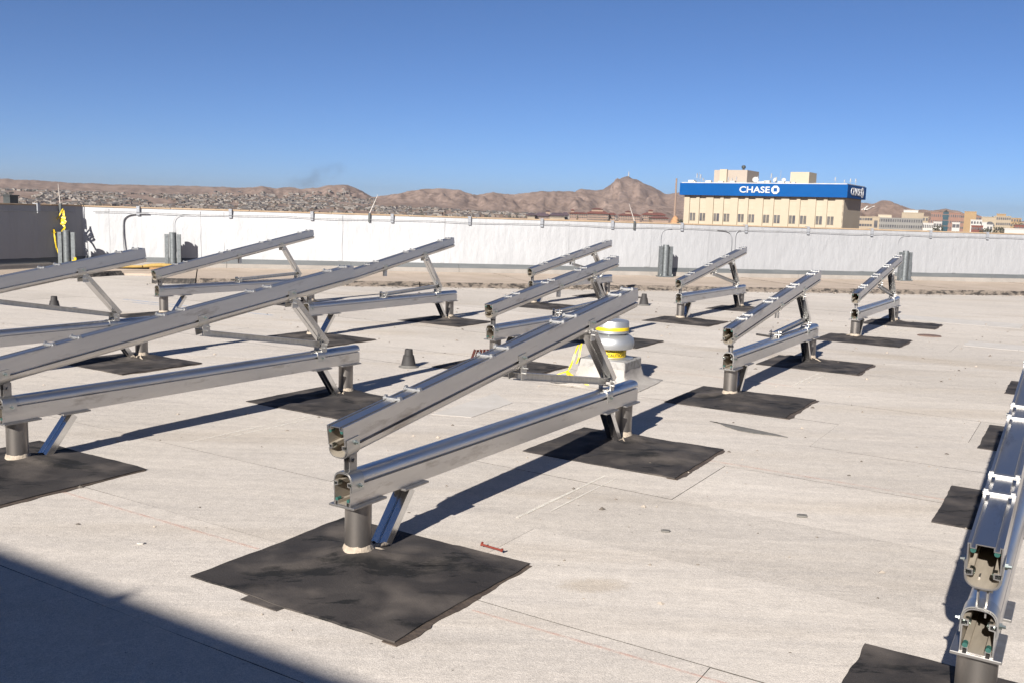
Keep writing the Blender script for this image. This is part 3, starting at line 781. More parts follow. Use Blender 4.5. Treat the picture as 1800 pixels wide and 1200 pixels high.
RACKS = [
 ('R1', -.682, 4.169, 31.24, 'large aluminium solar rack in the centre foreground, nearest to the viewer', 1.112, False),
 ('R2', -2.971, 5.531, 32.21, 'long aluminium solar rack cut off by the left edge of the picture', 1.125, False),
 ('R3', -5.329, 7.089, 31.5, 'solar rack at the far left behind, only its far half in view', 1.145, False),
 ('R4', -5.002, 13.372, 33.0, 'solar rack with steep upper rail right of the yellow foam tube by the white parapet', 1.240, True),
 ('R5', -2.481, 11.557, 31.78, 'solar rack with a loose brace on its lower rail, behind the small vent boot', 1.235, True),
 ('R6', -.177, 9.918, 30.9, 'solar rack just left of the roof fan, with red steel bits at its foot', 1.095, True),
 ('R7', .357, 16.709, 32.3, 'small distant solar rack behind the roof fan near the ledge', 1.14, False),
 ('R8', 2.666, 14.888, 32.08, 'distant solar rack in front of the bent conduits on the grey parapet', 1.14, False),
 ('R9', 1.997, 8.419, 31.14, 'solar rack right of the fan with a loose brace resting on its lower rail', 1.062, True),
 ('R10', 4.833, 13.169, 31.99, 'distant solar rack overlapping the stanchion at the far right', 1.13, False),
 ('R11', 1.535, 2.872, 31.7, 'close solar rack seen end-on at the right edge of the picture', 1.125, False),
 ('R12', 4.07, 7.01, 31.4, 'solar rack beyond the right edge, standing on the two rear right mats', 1.125, False),
]
for i, (k, x, y, h, lab, ft, lb) in enumerate(RACKS): rack(x, y, h, lab, ft, lb, i)

# ------------------------------------------------------------------ black membrane mats under the posts
def mat_mesh(seed, u0, u1, v0, v1, corner_cut=True):
    rr = random.Random(seed); nx, ny = 34, 32
    vs = []; fs = []
    def edge(t, k): return .012*noise.noise((t*3, k*5.1, seed)) + .006*noise.noise((t*11, k*5.1, seed*1.7))
    f1 = rr.uniform(-.5,.5); f2 = rr.uniform(.3,.7)
    tops = []
    for j in range(ny+1):
        for i in range(nx+1):
            a, b = i/nx, j/ny
            xx = (v0+edge(b,1))*(1-a) + (v1+edge(b,2)+ (.02*noise.noise((b*2,4,seed))))*a
            yy = (u0+edge(a,3))*(1-b) + (u1+edge(a,4))*b
            d = math.hypot(xx, yy)
            e = min(a, 1-a, b, 1-b)
            z = .005 + .045*math.exp(-(d/.13)**2)
            z += smooth(0,.16,e)*(.034*abs(noise.noise((xx*2.4, yy*2.0, seed))) + .008*noise.noise((xx*7, yy*7, seed)))
            # radiating pleats
            an = math.atan2(yy, xx); z += smooth(0,.2,e)*.014*max(0, math.cos(an*5+f1*6))**6*math.exp(-((d-.22)/.16)**2)
            # a straight lap
            if xx > v0+(v1-v0)*f2: z += .0035
            vs.append((xx, yy, z))
    W = nx+1
    for j in range(ny):
        for i in range(nx): fs.append((j*W+i, j*W+i+1, (j+1)*W+i+1, (j+1)*W+i))
    # skirt
    ring = [i for i in range(W)] + [j*W+nx for j in range(1,ny+1)] + [ny*W+i for i in range(nx-1,-1,-1)] + [j*W for j in range(ny-1,0,-1)]
    o = len(vs)
    for r in ring: vs.append((vs[r][0], vs[r][1], -.004))
    m = len(ring)
    for k in range(m): fs.append((ring[k], o+k, o+(k+1)%m, ring[(k+1)%m]))
    return MB().add(vs, fs).mesh('membrane_mat', M_MAT, 40)
MATLAB = {
 'R1': ('big black mat under the near post of the central rack', 'wrinkled black mat under the far post of the central rack'),
 'R2': ('black mat under the near post of the left rack at the picture edge', 'black mat under the far post of the left foreground rack'),
 'R3': (None, 'black mat under the far post of the rack at the far left'),
 'R4': ('black mat under the near post of the rack by the foam tube', 'black mat under the far post of the rack by the foam tube'),
 'R5': ('black mat under the near post of the rack behind the central vent boot', 'black mat under the far post of the rack behind the central vent boot'),
 'R6': ('black mat left of the fan under the near post with red steel bits', 'black mat behind the roof fan'),
 'R7': ('small black mat under the near post of the distant rack behind the fan', 'small black mat under the far post of the distant rack by the ledge'),
 'R8': ('black mat under the near post of the rack before the bent conduits', 'black mat under the far post of the rack before the bent conduits'),
 'R9': ('black mat under the near post of the rack right of the fan', 'black mat under the far post of the rack right of the fan'),
 'R10': ('black mat under the near post of the distant rack at the right', 'black mat under the far post of the distant rack at the right'),
 'R11': ('black mat at the bottom right under the end-on rack', 'second black mat from the bottom along the right picture edge'),
 'R12': ('third black mat from the bottom along the right picture edge', 'topmost small black mat at the right picture edge'),
}
for i, (k, x, y, h, lab, ft, lb) in enumerate(RACKS):
    ph_ = R(h); ud = Vector((math.sin(ph_), math.cos(ph_)))
    for j in (0, 1):
        ml = MATLAB[k][j]
        if not ml: continue
        seed = i*2+j+1; rr = random.Random(seed)
        o2 = lambda: rr.uniform(-.03,.03)
        dims = (-.60+o2(), .38+o2(), -.42+o2(), .69+o2()) if j == 0 else (-.74+o2(), .17+o2(), -.40+o2(), .70+o2())
        if k == 'R1' and j == 0: dims = (-.60, .385, -.42, .69)
        if k == 'R1' and j == 1: dims = (-.75, .165, -.40, .70)
        p = Vector((x, y)) + ud*(2.9*j)
        t = thing('roof_mat', ml, 'mat', (p.x, p.y, ROOF_Z), -ph_, 'black mats under the rack posts')
        link('membrane_sheet', mat_mesh(seed, *dims), t)
        # brown tar bleeding out along one side
        n = 40; outl = []
        u0, u1, v0, v1 = dims
        for q in range(n+1):
            yy = u0-.01+(u1-u0)*q/n; ww = .008+.026*max(0, noise.noise((q*.15, seed*2.2, 3))+.55)+.012*abs(noise.noise((q*.7, seed*1.2, 5)))*smooth(0, 5, min(q, n-q)); outl.append((v1+ww, yy))
        poly = outl + [(v1-.05, u1-.01), (v1-.05, u0-.01)]
        MB().prism(poly, -.003, .0022).build('tar_edge', M_TAR, t)
        if k == 'R1' and j == 0:
            MB().prism([(-.07,u0-.045),(.13,u0-.042),(.14,u0+.03),(-.07,u0+.03)], -.003, .003).build('offcut_tab', M_MAT, t)
            MB().ribbon([(.28,-.02,.034),(.36,.03,.041),(.42,.09,.034)], (.5,-.4,.3), [.006,.02,.006], .001).build('lifted_fold', M_MAT, t)

# ------------------------------------------------------------------ roof fan
fan = thing('roof_fan', 'mushroom roof exhaust fan with yellow tape bands on a square curb', 'roof fan', (.965, 9.06, ROOF_Z), -R(27))
def skirt():
    vs = []; fs = []; n = 48
    for j, (r, z, sq) in enumerate(((.235,.168,0),(.24,.12,.0),(.265,.06,.1),(.33,.022,.3),(.43,.005,.6),(.43,-.003,.6))):
        for k in range(n):
            w = 2*math.pi*k/n; cx, cy = math.cos(w), math.sin(w); q = 1/max(abs(cx),abs(cy)); q = q*(1-.16*sq)+ .16*sq
            wv = 1+.05*noise.noise((cx*3, cy*3, j*.4))*(1 if 0 < j < 5 else .3)
            vs.append((cx*q*r*wv, cy*q*r*wv, z + (.018*noise.noise((cx*5,cy*5,j)) if 0 < j < 4 else 0)))
    for j in range(5):
        for k in range(n): fs.append((j*n+k, (j+1)*n+k, (j+1)*n+(k+1)%n, j*n+(k+1)%n))
    return MB().add(vs, [tuple(reversed(f)) for f in fs])
skirt().build('flashing_skirt', M_SKIRT, fan, 60)
MB().cham(-.238,.238,-.235,.235,.155,.2375,.010).build('curb_cap', M_CURBCAP, fan)
MB().lathe([(.22,.2382),(.22,.246),(.15,.252),(.146,.345)], 40).build('neck', M_FAN, fan)
nb_ = MB().lathe([(.151,.256),(.1515,.258),(.1515,.336),(.151,.337)], 48, cap=False).build('caution_tape', M_YELLOW, fan)
MB().lathe([(.150,.338),(.195,.333),(.212,.340),(.224,.37),(.224,.40),(.214,.435),(.190,.458),(.160,.468),(.150,.470)], 64).build('bell', M_FAN, fan, 40)
MB().lathe([(.140,.469),(.140,.483),(.168,.484),(.166,.586),(.160,.600),(.13,.606),(.02,.610)], 56).build('cap', M_FAN, fan, 35)
MB().lathe([(.1695,.508),(.1698,.510),(.169,.540),(.1685,.541)], 56, cap=False).build('tape_band', M_YELLOW, fan)
for k in range(8):
    w = k*math.pi/4+.2; MB().box(-.006,.006,-.004,.004,.463,.484, Matrix.Translation((.148*math.cos(w),.148*math.sin(w),0)) @ Matrix.Rotation(w,4,'Z')).build('spacer', M_BOLT, fan)

def text_mesh(body, size, bold=0.0, extrude=.0):
    cu = bpy.data.curves.new('lettering', 'FONT'); cu.body = body; cu.size = size; cu.offset = bold; cu.extrude = extrude
    cu.align_x = 'CENTER'; cu.align_y = 'CENTER'; cu.resolution_u = 4
    ob = bpy.data.objects.new('lettering_tmp', cu); COL.objects.link(ob)
    dg = bpy.context.evaluated_depsgraph_get(); dg.update()
    me = bpy.data.meshes.new_from_object(ob.evaluated_get(dg))
    bpy.data.objects.remove(ob); bpy.data.curves.remove(cu)
    return me
for (zz, sz, w0) in ((.318, .040, R(-50)), (.278, .040, R(-47))):
    me = text_mesh('CAUTION', sz, .0008)
    for v in me.vertices:
        w = w0 + v.co.x/.1525; v.co = (.1528*math.cos(w), .1528*math.sin(w), zz + v.co.y)
    me.materials.clear(); me.materials.append(M_BLACKPRINT)
    link('tape_lettering', me, fan)
# loose yellow caution tape tied beside the fan
cam_side = Vector((1, .1, 0))
tape = thing('caution_tape', 'yellow caution tape hanging in a loose knot left of the roof fan', 'tape', (.50, 8.95, ROOF_Z))
def rib(parent, pts, wd, w):
    w = [q*.6 for q in w] if isinstance(w, list) else w*.6
    MB().ribbon(pts, wd, w, .001).build('tape_strand', M_YELLOW, parent, 50)
rib(tape, bez(Vector((.14,-.02,.37)), Vector((.10,-.02,.28)), Vector((.10,-.05,.22)), Vector((.045,-.08,.12)), 10), [(1,.3*math.sin(i),.2) for i in range(11)], [.03,.035,.03,.025,.035,.04,.035,.03,.04,.04,.02])
rib(tape, bez(Vector((.17,0,.38)), Vector((.15,-.02,.3)), Vector((.16,-.02,.26)), Vector((.125,-.04,.19)), 8), [(1,.4*math.cos(i*.8),.1) for i in range(9)], .03)
rib(tape, bez(Vector((.045,-.08,.12)), Vector((-.02,-.10,.11)), Vector((-.09,-.10,.07)), Vector((-.15,-.10,.045)), 8), (.1,.3,1), .022)
rib(tape, bez(Vector((-.15,-.10,.045)), Vector((-.10,-.14,.022)), Vector((0,-.14,.02)), Vector((.06,-.12,.03)), 8), (.05,.4,1), .018)
rib(tape, bez(Vector((.045,-.08,.11)), Vector((.08,-.12,.08)), Vector((.15,-.16,.06)), Vector((.24,-.22,.012)), 10), [(.3,.5,1-.5*math.sin(i*.6)) for i in range(11)], [.03,.035,.04,.04,.03,.04,.045,.04,.04,.035,.02])
MB().tube([(.03,-.08,.125),(.05,-.085,.10),(.055,-.09,.055),(.05,-.10,.035)], [.012,.022,.02,.01], 7).build('knot', M_YELLOW, tape)
# yellow tape around the left rod
tp = thing('caution_tape', 'tangled yellow caution tape hanging from the rod at the left corner', 'tape', tuple(on_left(.62, .12, 0)))
rt = random.Random(5)
def W2(sx, sz, off=0.0): # local sideways / height (faces the viewer)
    return Vector((sx, -off, sz))
for path, w in (
   ([(0,1.40),(-.06,1.28),(-.16,1.12),(-.20,.98),(-.15,.93),(-.12,.86)], .03),
   ([(0,1.38),(.02,1.25),(-.05,1.10),(-.04,1.05),(.02,1.15),(.04,1.22)], .045),
   ([(.0,1.30),(.05,1.18),(-.02,1.08),(.03,.98),(.06,.90)], .05),
   ([(-.02,1.22),(.07,1.12),(.02,1.05),(-.06,1.12),(-.08,1.2)], .05),
   ([(-.20,.98),(-.24,.90),(-.19,.85),(-.15,.90),(-.13,.72),(-.10,.55),(-.06,.38)], .035),
   ([(.06,.92),(.10,.86),(.14,.72),(.12,.66)], .05),
   ([(.28,.36),(.33,.30),(.30,.22),(.26,.28)], .06)):
    pts = [W2(a + rt.uniform(-.01,.01), b, rt.uniform(0,.05) + (.15 if b < .95 else 0)) for a, b in path]
    dense = []
    for i in range(len(pts)-1):
        for q in range(4): dense.append(pts[i].lerp(pts[i+1], q/4))
    dense.append(pts[-1])
    MB().ribbon(dense, [(1, .5*math.sin(i*.9), .4*math.cos(i*.7)) for i in range(len(dense))], w, .001).build('tape_strand', M_YELLOW, tp, 50)

# ------------------------------------------------------------------ small things on the roof
def boot(label, x, y, s=1.0, lean=0):
    t = thing('vent_boot', label, 'vent boot', (x, y, ROOF_Z), lean, 'rubber vent boots on the roof')
    MB().lathe([(.105*s,.0),(.100*s,.006),(.082*s,.012),(.078*s,.02)], 28).build('flange', M_SCRAP, t)
    MB().lathe([(.076*s,.0),(.072*s,.04),(.056*s,.115*s),(.056*s,.12*s),(.046*s,.122*s),(.040*s,.182*s),(.034*s,.185*s),(.030*s,.12)], 28).build('cone', M_RUBBER, t, 40)
boot('small dark vent boot alone between the left and central racks', -1.06, 9.56)
boot('dark vent boot at the left behind the far-left rack brace', -6.70, 13.63, 1.05)
boot('dark vent boot right behind the tip of the central rack', 2.40, 17.2, 1.15)

def flat(name, label, cat, poly, m, z0=ROOF_Z, z1=None, group=None):
    cx = sum(p[0] for p in poly)/len(poly); cy = sum(p[1] for p in poly)/len(poly)
    o = MB().prism([(a-cx, b-cy) for a, b in poly], 0, (z1 or .003)).build(name, m)
    o.location = (cx, cy, z0); return tag(o, label, cat, group)
def rough_quad(q, seed, n=9, j=.012):
    out = []
    for i in range(4):
        a, b = Vector(q[i]), Vector(q[(i+1)%4])
        for k in range(n):
            p = a.lerp(b, k/n); out.append((p.x + j*noise.noise((k*.9, i*3, seed)), p.y + j*noise.noise((k*.9, i*3+1.5, seed))))
    return out
flat('roof_patch', 'pale rectangular membrane patch beside the central rack shadow', 'patch', rough_quad([(-.62,7.30),(-.30,7.23),(.02,7.86),(-.14,8.25)][::1], 4), M_PATCH, z1=.0025)
flat('roof_patch', 'long pale patch on the roof at the far right below the ledge', 'patch', rough_quad([tuple(uv(18.1,-3.3)), tuple(uv(17.2,-3.3)), tuple(uv(17.2,-.9)), tuple(uv(18.1,-.9))][::-1], 8, j=.03)[::-1], M_PATCH, z1=.003)
flat('roof_patch', 'pale patch right of the rusty lid at the far right', 'patch', rough_quad([tuple(uv(14.75,-1.4)), tuple(uv(14.1,-1.4)), tuple(uv(14.1,.0)), tuple(uv(14.75,.0))][::-1], 12, j=.03)[::-1], M_PATCH, z1=.003)
# torn scrap of membrane
tear = [(1.60,7.37),(1.655,7.33),(1.69,7.19),(1.76,7.06),(1.86,6.98),(1.99,6.93),(2.09,6.875),(2.03,6.97),(1.90,7.11),(1.76,7.245)]
flat('membrane_scrap', 'torn pointed scrap of grey membrane near the right-hand mat', 'scrap', tear, M_SCRAP, z1=.004)
# red stick by the central mat
st = Vector((-.115,4.335)); en = Vector((-.02,4.265))
s_ = tag(MB().tube([(0,0,.010),((en-st).x,(en-st).y,.010)], .0055, 8).tube([(-.002,.004,.004),(.004,-.004,.022)], .006, 6).tube([((en-st).x,(en-st).y,.004),((en-st).x+.006,(en-st).y-.004,.018)], .006, 6).build('red_stake', M_REDPL), 'thin red plastic stake lying at the edge of the central mat', 'stake')
s_.location = (st.x, st.y, .016)
# bundle of red steel brackets by the rack left of the fan
bun = thing('steel_bundle', 'heap of red painted steel angles by the rack left of the fan', 'bundle', (-.275, 10.02, .02))
rb = random.Random(9)
for k in range(8):
    a = -.16 + k*.042
    MB().box(-.014,.014,-.003,.003,0,.135, Matrix.Translation((a, rb.uniform(-.02,.02), .0)) @ Matrix.Rotation(R(18-k*3.5),4,'Y') @ Matrix.Rotation(R(rb.uniform(8,20)),4,'X') @ Matrix.Rotation(R(rb.uniform(-40,40)),4,'Z')).box(-.003,.003,-.012,.012,0,.13, Matrix.Translation((a+.012, rb.uniform(-.02,.02), 0)) @ Matrix.Rotation(R(18-k*3.5),4,'Y') @ Matrix.Rotation(R(12),4,'X')).build('steel_angle', M_REDSTEEL, bun)
# black hose and rusty lid
tag(MB().tube([tuple(uv(13.05,-3.95))+(.02,), tuple(uv(12.93,-3.7))+(.022,), tuple(uv(12.85,-3.45))+(.02,), tuple(uv(12.72,-3.27))+(.018,)], .014, 8).build('black_hose', M_RUBBER), 'short black hose lying behind the rack right of the fan', 'hose')
pl = uv(14.95, -1.95)
lid = tag(MB().lathe([(.17,0),(.165,.010),(.12,.013),(.03,.014)], 36).build('drain_lid', M_RUST), 'flat rusty round drain lid at the far right', 'drain lid'); lid.location = (pl.x, pl.y, ROOF_Z); lid.scale = (1.0, .9, 1)
# foam tube and plank by the second stanchion
ft_c = on_wall(wall_x(-20.6), .62, .115)
foam = MB().tube([(-.42,0,.03),(-.36,.0,.055),(-.15,-.01,.085),(.1,-.01,.10),(.30,0,.095),(.40,0,.09)], [.028,.05,.062,.066,.062,.05], 12).build('foam_tube', M_FOAM)
foam.scale = (.8,.7,.7); foam.location = ft_c; foam.rotation_euler = (0,0,wa); tag(foam, 'yellow foam tube lying on the ledge by the second stanchion', 'foam tube')
f2 = MB().tube([(-.40,0,.012),(-.1,0,.03),(.1,0,.035)], [.015,.03,.028], 10).build('foam_tube', M_FOAM); f2.location = on_wall(wall_x(-21.6), .66, .115); f2.rotation_euler = (0,0,wa); tag(f2, 'short tapering yellow foam offcut left of the longer foam tube', 'foam tube')
pk = MB().cham(-.38,.38,-.09,.09,0,.035,.004).build('plank', M_WOOD); pk.location = on_wall(wall_x(-19.95), .92, .116); pk.rotation_euler = (0,0,wa+.1); tag(pk, 'short brown plank on the ledge below the yellow foam tube', 'plank')

# chalk lines
def strip_line(name, label, a, b, w, m):
    d = (b-a); n_ = Vector((-d.y, d.x)).normalized()*w/2; n = max(2, int(d.length/.25)); L_, R_ = [], []
    for i in range(n+1):
        p = a + d*(i/n); k = .35+.65*abs(noise.noise((i*.37, a.x, a.y)))*1.6
        L_.append(p+n_*k); R_.append(p-n_*k)
    poly = [(p.x, p.y) for p in R_ + L_[::-1]]
    return flat(name, label, 'chalk line', poly, m, ROOF_Z+.0006, .0012)
for (k, off, s0, s1, lab) in ((0, .30, .93, 1.95, 'white chalk line beside the shadow of the central rack'), (1, .34, 1.0, 2.1, 'white chalk line beside the shadow of the left foreground rack'),
                         (8, .30, 1.0, 2.0, 'white chalk line beside the shadow of the rack right of the fan'), (9, .30, .9, 1.9, 'white chalk line beside the distant right-hand rack')):
    rk = RACKS[k]; h = R(rk[3]); ud = Vector((math.sin(h), math.cos(h))); vd = Vector((ud.y,-ud.x)); o = Vector(rk[1:3])
    strip_line('chalk_line', lab, o+ud*s0+vd*off, o+ud*s1+vd*(off+.02), .028, M_CHALKW)
    strip_line('chalk_line', lab.replace('white', 'fainter white'), o+ud*(s0+.2)+vd*(off+.09), o+ud*s1+vd*(off+.10), .018, M_CHALKW)
for (u_, v0, v1, lab) in ((2.98, -5.6, -3.2, 'faint red chalk line left of the big central mat'), (3.02, -2.0, -.1, 'faint red chalk line right of the big central mat'),
                    (5.93, -2.1, -.2, 'faint red chalk line right of the wrinkled central mat'), (9.2, -4.6, -2.4, 'faint red chalk line by the roof fan')):
    strip_line('chalk_line', lab, uv(u_, v0), uv(u_+.02, v1), .022, M_CHALKR)
for (u_, v0, v1, lab) in ((9.75, -13.5, -10.2, 'faint blue chalk line near the rack by the foam tube'), (9.55, -13.0, -10.6, 'second faint blue chalk line, nearer, by the rack with the foam tube')):
    strip_line('chalk_line', lab, uv(u_, v0), uv(u_+.12, v1), .05, M_CHALKB)

# loose grit, twigs and crumbs
dr = random.Random(21); bm = MB()
def crumb(x, y, s):
    n = 5; vs = [(x+s*dr.uniform(.5,1.3)*math.cos(k*1.257), y+s*dr.uniform(.4,1.0)*math.sin(k*1.257), ROOF_Z) for k in range(n)]
    vs.append((x, y, ROOF_Z+s*dr.uniform(.3,.9)))
    bm.add(vs, [(k, (k+1)%n, n) for k in range(n)])
for _ in range(900):
    u_ = dr.uniform(2.2, 17.5); v_ = dr.uniform(-12, 2.5); p = uv(u_, v_)
    crumb(p.x, p.y, dr.choice([.004,.005,.006,.008,.011,.016])*(1+u_*.05))
for _ in range(500):     # crumbs fallen from the broken edge
    p = on_wall(dr.uniform(2, 27), LEDGE_W + dr.uniform(.02,.35), 0); crumb(p.x, p.y, dr.uniform(.008,.03))
M_CRUMB = mat('grit', (.10,.085,.07), (.34,.29,.24), rough=.95, scale=3.0, coords='POS', lo=.45, hi=.55)
tag(bm.build('roof_grit', M_CRUMB), 'loose grit, crumbs and twigs scattered over the roof', 'grit', kind='stuff')
for (px, py, s, lab) in ((1.62,4.98,.030,'dark flake of membrane right of the central rack'), (.82,4.66,.024,'grey pebble on the roof right of the big central mat'), (-1.72,4.25,.018,'small white stone beside the shadow edge at lower left'), (2.45,3.55,.03,'flat grey pebble near the bottom right mat')):
    b_ = MB(); n = 9
    b_.prism([(s*(1+.5*noise.noise((k, px, 1)))*math.cos(k*.698), s*.6*(1+.5*noise.noise((k, py, 4)))*math.sin(k*.698)) for k in range(n)], 0, s*.35)
    o = b_.build('pebble', M_SCRAP if 'white' not in lab else M_PATCH); o.location = (px, py, ROOF_Z); tag(o, lab, 'pebble')

# ------------------------------------------------------------------ terrain: desert hills round the city
MESA = [(-40,.95),(-28.55,1.007),(-25.3,.945),(-23,.935),(-20,.99),(-17,1.01),(-15,1.02),(-12,.95),(-8.6,.72),(-6,.6),(0,.7),(2.2,1.0),(3.14,1.2),(3.82,1.648),(4.5,1.56),(5.18,1.60),(5.6,1.95),(6.0,2.26),(6.35,2.36),(6.67,2.45),(7.0,2.32),(7.36,2.183),(7.9,1.98),(8.56,1.646),(8.91,1.421),(9.9,1.582),(12,1.2),(15,.8),(19,.5),(40,.4)]
MIDR = [(-40,0),(-20,.2),(-18,.6),(-16.93,.955),(-15.99,.987),(-14.93,1.157),(-14.23,1.02),(-13.42,1.18),(-12.76,1.04),(-11.78,1.173),(-11.22,1.326),(-10.13,1.365),(-9.6,1.22),(-9.29,1.09),(-8.62,.73),(-7.8,.86),(-7.1,.967),(-5.75,1.281),(-4.56,1.388),(-3.37,1.292),(-2.8,1.12),(-2.33,1.02),(-1.8,1.2),(-1.38,1.288),(-.9,1.2),(-.45,1.113),(.41,1.242),(1.77,1.385),(2.6,1.44),(3.3,1.46),(3.9,1.38),(5,1.15),(7,.9),(9,.7),(12,.4),(40,.0)]
RGTR = [(-40,-2),(14,-.5),(17,.5),(18.5,1.0),(19.97,1.24),(20.58,1.2),(21.16,1.406),(21.5,1.34),(21.92,1.173),(22.52,1.0),(23.2,.87),(23.7,.843),(24.26,1.013),(24.83,.936),(25.98,.60),(28.2,.42),(32,.3),(40,.2)]
def ground_base(th, r):
    lft = -45 - 10*smooth(400,1500,r) + 41*smooth(1500,2500,r) + 46*smooth(2400,4300,r)
    rgt = -45 + 36*smooth(380,900,r) + 14*smooth(1900,4200,r)
    if abs(th) > 45: return -50.0
    return lft + (rgt-lft)*smooth(-7, 0, th)
def terrain(th, r):
    b = ground_base(th, r)
    if abs(th) > 45: return b
    h = b
    fb = noise.fractal((th*.55+9, r*.0016, 1.5), 1.0, 2.1, 5)
    fine = noise.fractal((th*2.3, r*.006, 7.5), 1.0, 2.0, 4)
    for tab, rk, wf, wb in ((MIDR, 4800, 900, 1200), (MESA, 5900, 1500, 1500), (RGTR, 2700, 700, 900)):
        top = CAM_H + math.tan(R(lerp_tab(tab, th)))*rk
        if top <= b: continue
        t = (r-rk)/(wf if r < rk else wb)
        if abs(t) >= 1: continue
        k = (1-abs(t)); k = k*k*(1.8-.8*k) if r < rk else k*k*(3-2*k)
        amp = (top-b)*k*(1-k)*1.5*(.35 + .65*smooth(-19, -15, th))
        h = max(h, b + (top-b)*k + amp*(.75*fb + .55*fine) + (top-b)*.02*fine*k)
    return h + 2.0*fine*smooth(1500, 3000, r)
def terr_xy(th, r): return Vector((math.sin(R(th))*r, math.cos(R(th))*r, terrain(th, r)))
ths = [-180+6*i for i in range(23)] + [-42+ .14*i for i in range(601)] + [44.0+6*i for i in range(23)]
rads = [60,150,250,350,420,500,600,700,800,900,1000,1200,1400,1600,1800] + [1900+40*i for i in range(28)] + [3060+70*i for i in range(16)] + [4180+32*i for i in range(30)] + [5200+150*i for i in range(24)] + [8900, 9600, 11000]
rads = sorted(set(rads))
vs = []; fs = []
for th in ths:
    for r in rads:
        p = terr_xy(th, r)
        if r >= 9600: p.z = min(p.z, 20)
        vs.append(tuple(p))
NR = len(rads); NT = len(ths)
for i in range(NT):
    i2 = (i+1) % NT
    for j in range(NR-1): fs.append((i*NR+j, i*NR+j+1, i2*NR+j+1, i2*NR+j))
vs.append((0,0,-46)); fs += [(len(vs)-1, i*NR, ((i+1)%NT)*NR) for i in range(NT)]
def mat_terrain():
    m = mat('desert_ground', (.245,.182,.150), (.178,.130,.107), rough=1, scale=.0035, detail=10, coords='POS', lo=.35, hi=.65, spec=.0, fine=(.28, .03), bump=.9, bscale=.012, bdist=14)
    return m
M_DESERT = mat_terrain()
tag(MB().add(vs, fs).build('terrain', M_DESERT, ang=180), kind='structure')

# ------------------------------------------------------------------ town on the slopes
HM = [mat('house_white', (.20,.18,.16), rough=.9), mat('house_cream', (.16,.13,.105), rough=.9), mat('house_grey', (.085,.08,.08), rough=.9), mat('house_brown', (.10,.07,.052), rough=.9), mat('house_roof', (.065,.057,.053), rough=.9)]
def house_geo(bm, c, w, d, h, rz, wall, roofm, gable):
    M = Matrix.Translation(c) @ Matrix.Rotation(rz, 4, 'Z')
    vs = [(-w/2,-d/2,-6),(w/2,-d/2,-6),(w/2,d/2,-6),(-w/2,d/2,-6),(-w/2,-d/2,h),(w/2,-d/2,h),(w/2,d/2,h),(-w/2,d/2,h)]
    bm.cur = wall
    if gable:
        g = h + .28*d
        bm.add([M @ Vector(p) for p in vs + [(-w/2,0,g),(w/2,0,g)]], [(0,1,5,4),(2,3,7,6),(1,2,6,9,5),(3,0,4,8,7)])
        bm.cur = roofm; bm.add([M @ Vector(p) for p in [(-w/2-.4,-d/2-.4,h-.1),(w/2+.4,-d/2-.4,h-.1),(w/2+.4,0,g+.15),(-w/2-.4,0,g+.15),(w/2+.4,d/2+.4,h-.1),(-w/2-.4,d/2+.4,h-.1)]], [(0,1,2,3),(3,2,4,5)])
    else:
        bm.add([M @ Vector(p) for p in vs], [(0,1,5,4),(1,2,6,5),(2,3,7,6),(3,0,4,7)])
        bm.cur = roofm; bm.add([M @ Vector(p) for p in [(-w/2+.2,-d/2+.2,h-.3),(w/2-.2,-d/2+.2,h-.3),(w/2-.2,d/2-.2,h-.3),(-w/2+.2,d/2-.2,h-.3)]], [(0,1,2,3)])
hr = random.Random(17)
house_mes = []
for k in range(12):
    bm = MB(); house_geo(bm, (0,0,0), hr.uniform(9,18), hr.uniform(8,12), hr.uniform(3.2,6.5), 0, k % 4, [4,3,0,1][hr.randrange(4)] if k % 3 else 4, k % 2)
    house_mes.append(bm.mesh('house', HM))
spots = []
while len(spots) < 3600:
    th = hr.uniform(-29.5, 6.0); r = 2350 + 2200*hr.random()**1.1
    if th > -8.5 and r > 3400: continue
    if noise.noise((th*.55, r*.0022, 3.3)) < -.12 + (.0 if th < -8 else .12): continue
    if th < -16 and r > 4100 and hr.random() < .6: continue
    spots.append((r, th))
spots.sort()
for r, th in spots[:300]:
    p = terr_xy(th, r)
    o = link('house', house_mes[hr.randrange(12)], None, (p.x, p.y, p.z), (0,0,hr.uniform(-.5,.5)+hr.choice([0,1.57])))
    tag(o, 'tiny pale house at the lower edge of the hillside town', 'house', 'houses at the lower edge of the hillside town')
bm = MB()
for r, th in spots[300:]:
    p = terr_xy(th, r); k = hr.randrange(4); house_geo(bm, tuple(p), hr.uniform(8,20), hr.uniform(8,13), hr.uniform(3.0,6.5), hr.uniform(0,3.1), k if hr.random() < .75 else 0, hr.choice([4,4,0,3,1]), hr.random() < .45)
tag(bm.build('hillside_town', HM), 'mass of tiny houses of a desert town on the far slopes', 'town', kind='stuff')
M_TREE = mat('dusty_tree', (.04,.042,.030), (.06,.06,.044), rough=1, scale=.3, coords='POS')
bm = MB()
def blob(bm, c, r, n=2):
    for _ in range(n):
        q = Vector(c) + Vector((hr.uniform(-.6,.6)*r, hr.uniform(-.6,.6)*r, hr.uniform(0,.7)*r)); s = r*hr.uniform(.5,.9)
        vs = [q+Vector((s*hr.uniform(.7,1.2),0,0)),q+Vector((-s*hr.uniform(.7,1.2),0,0)),q+Vector((0,s*hr.uniform(.7,1.2),0)),q+Vector((0,-s,0)),q+Vector((0,0,s*hr.uniform(.7,1.2))),q-Vector((0,0,s))]
        bm.add(vs, [(0,2,4),(2,1,4),(1,3,4),(3,0,4),(2,0,5),(1,2,5),(3,1,5),(0,3,5)])
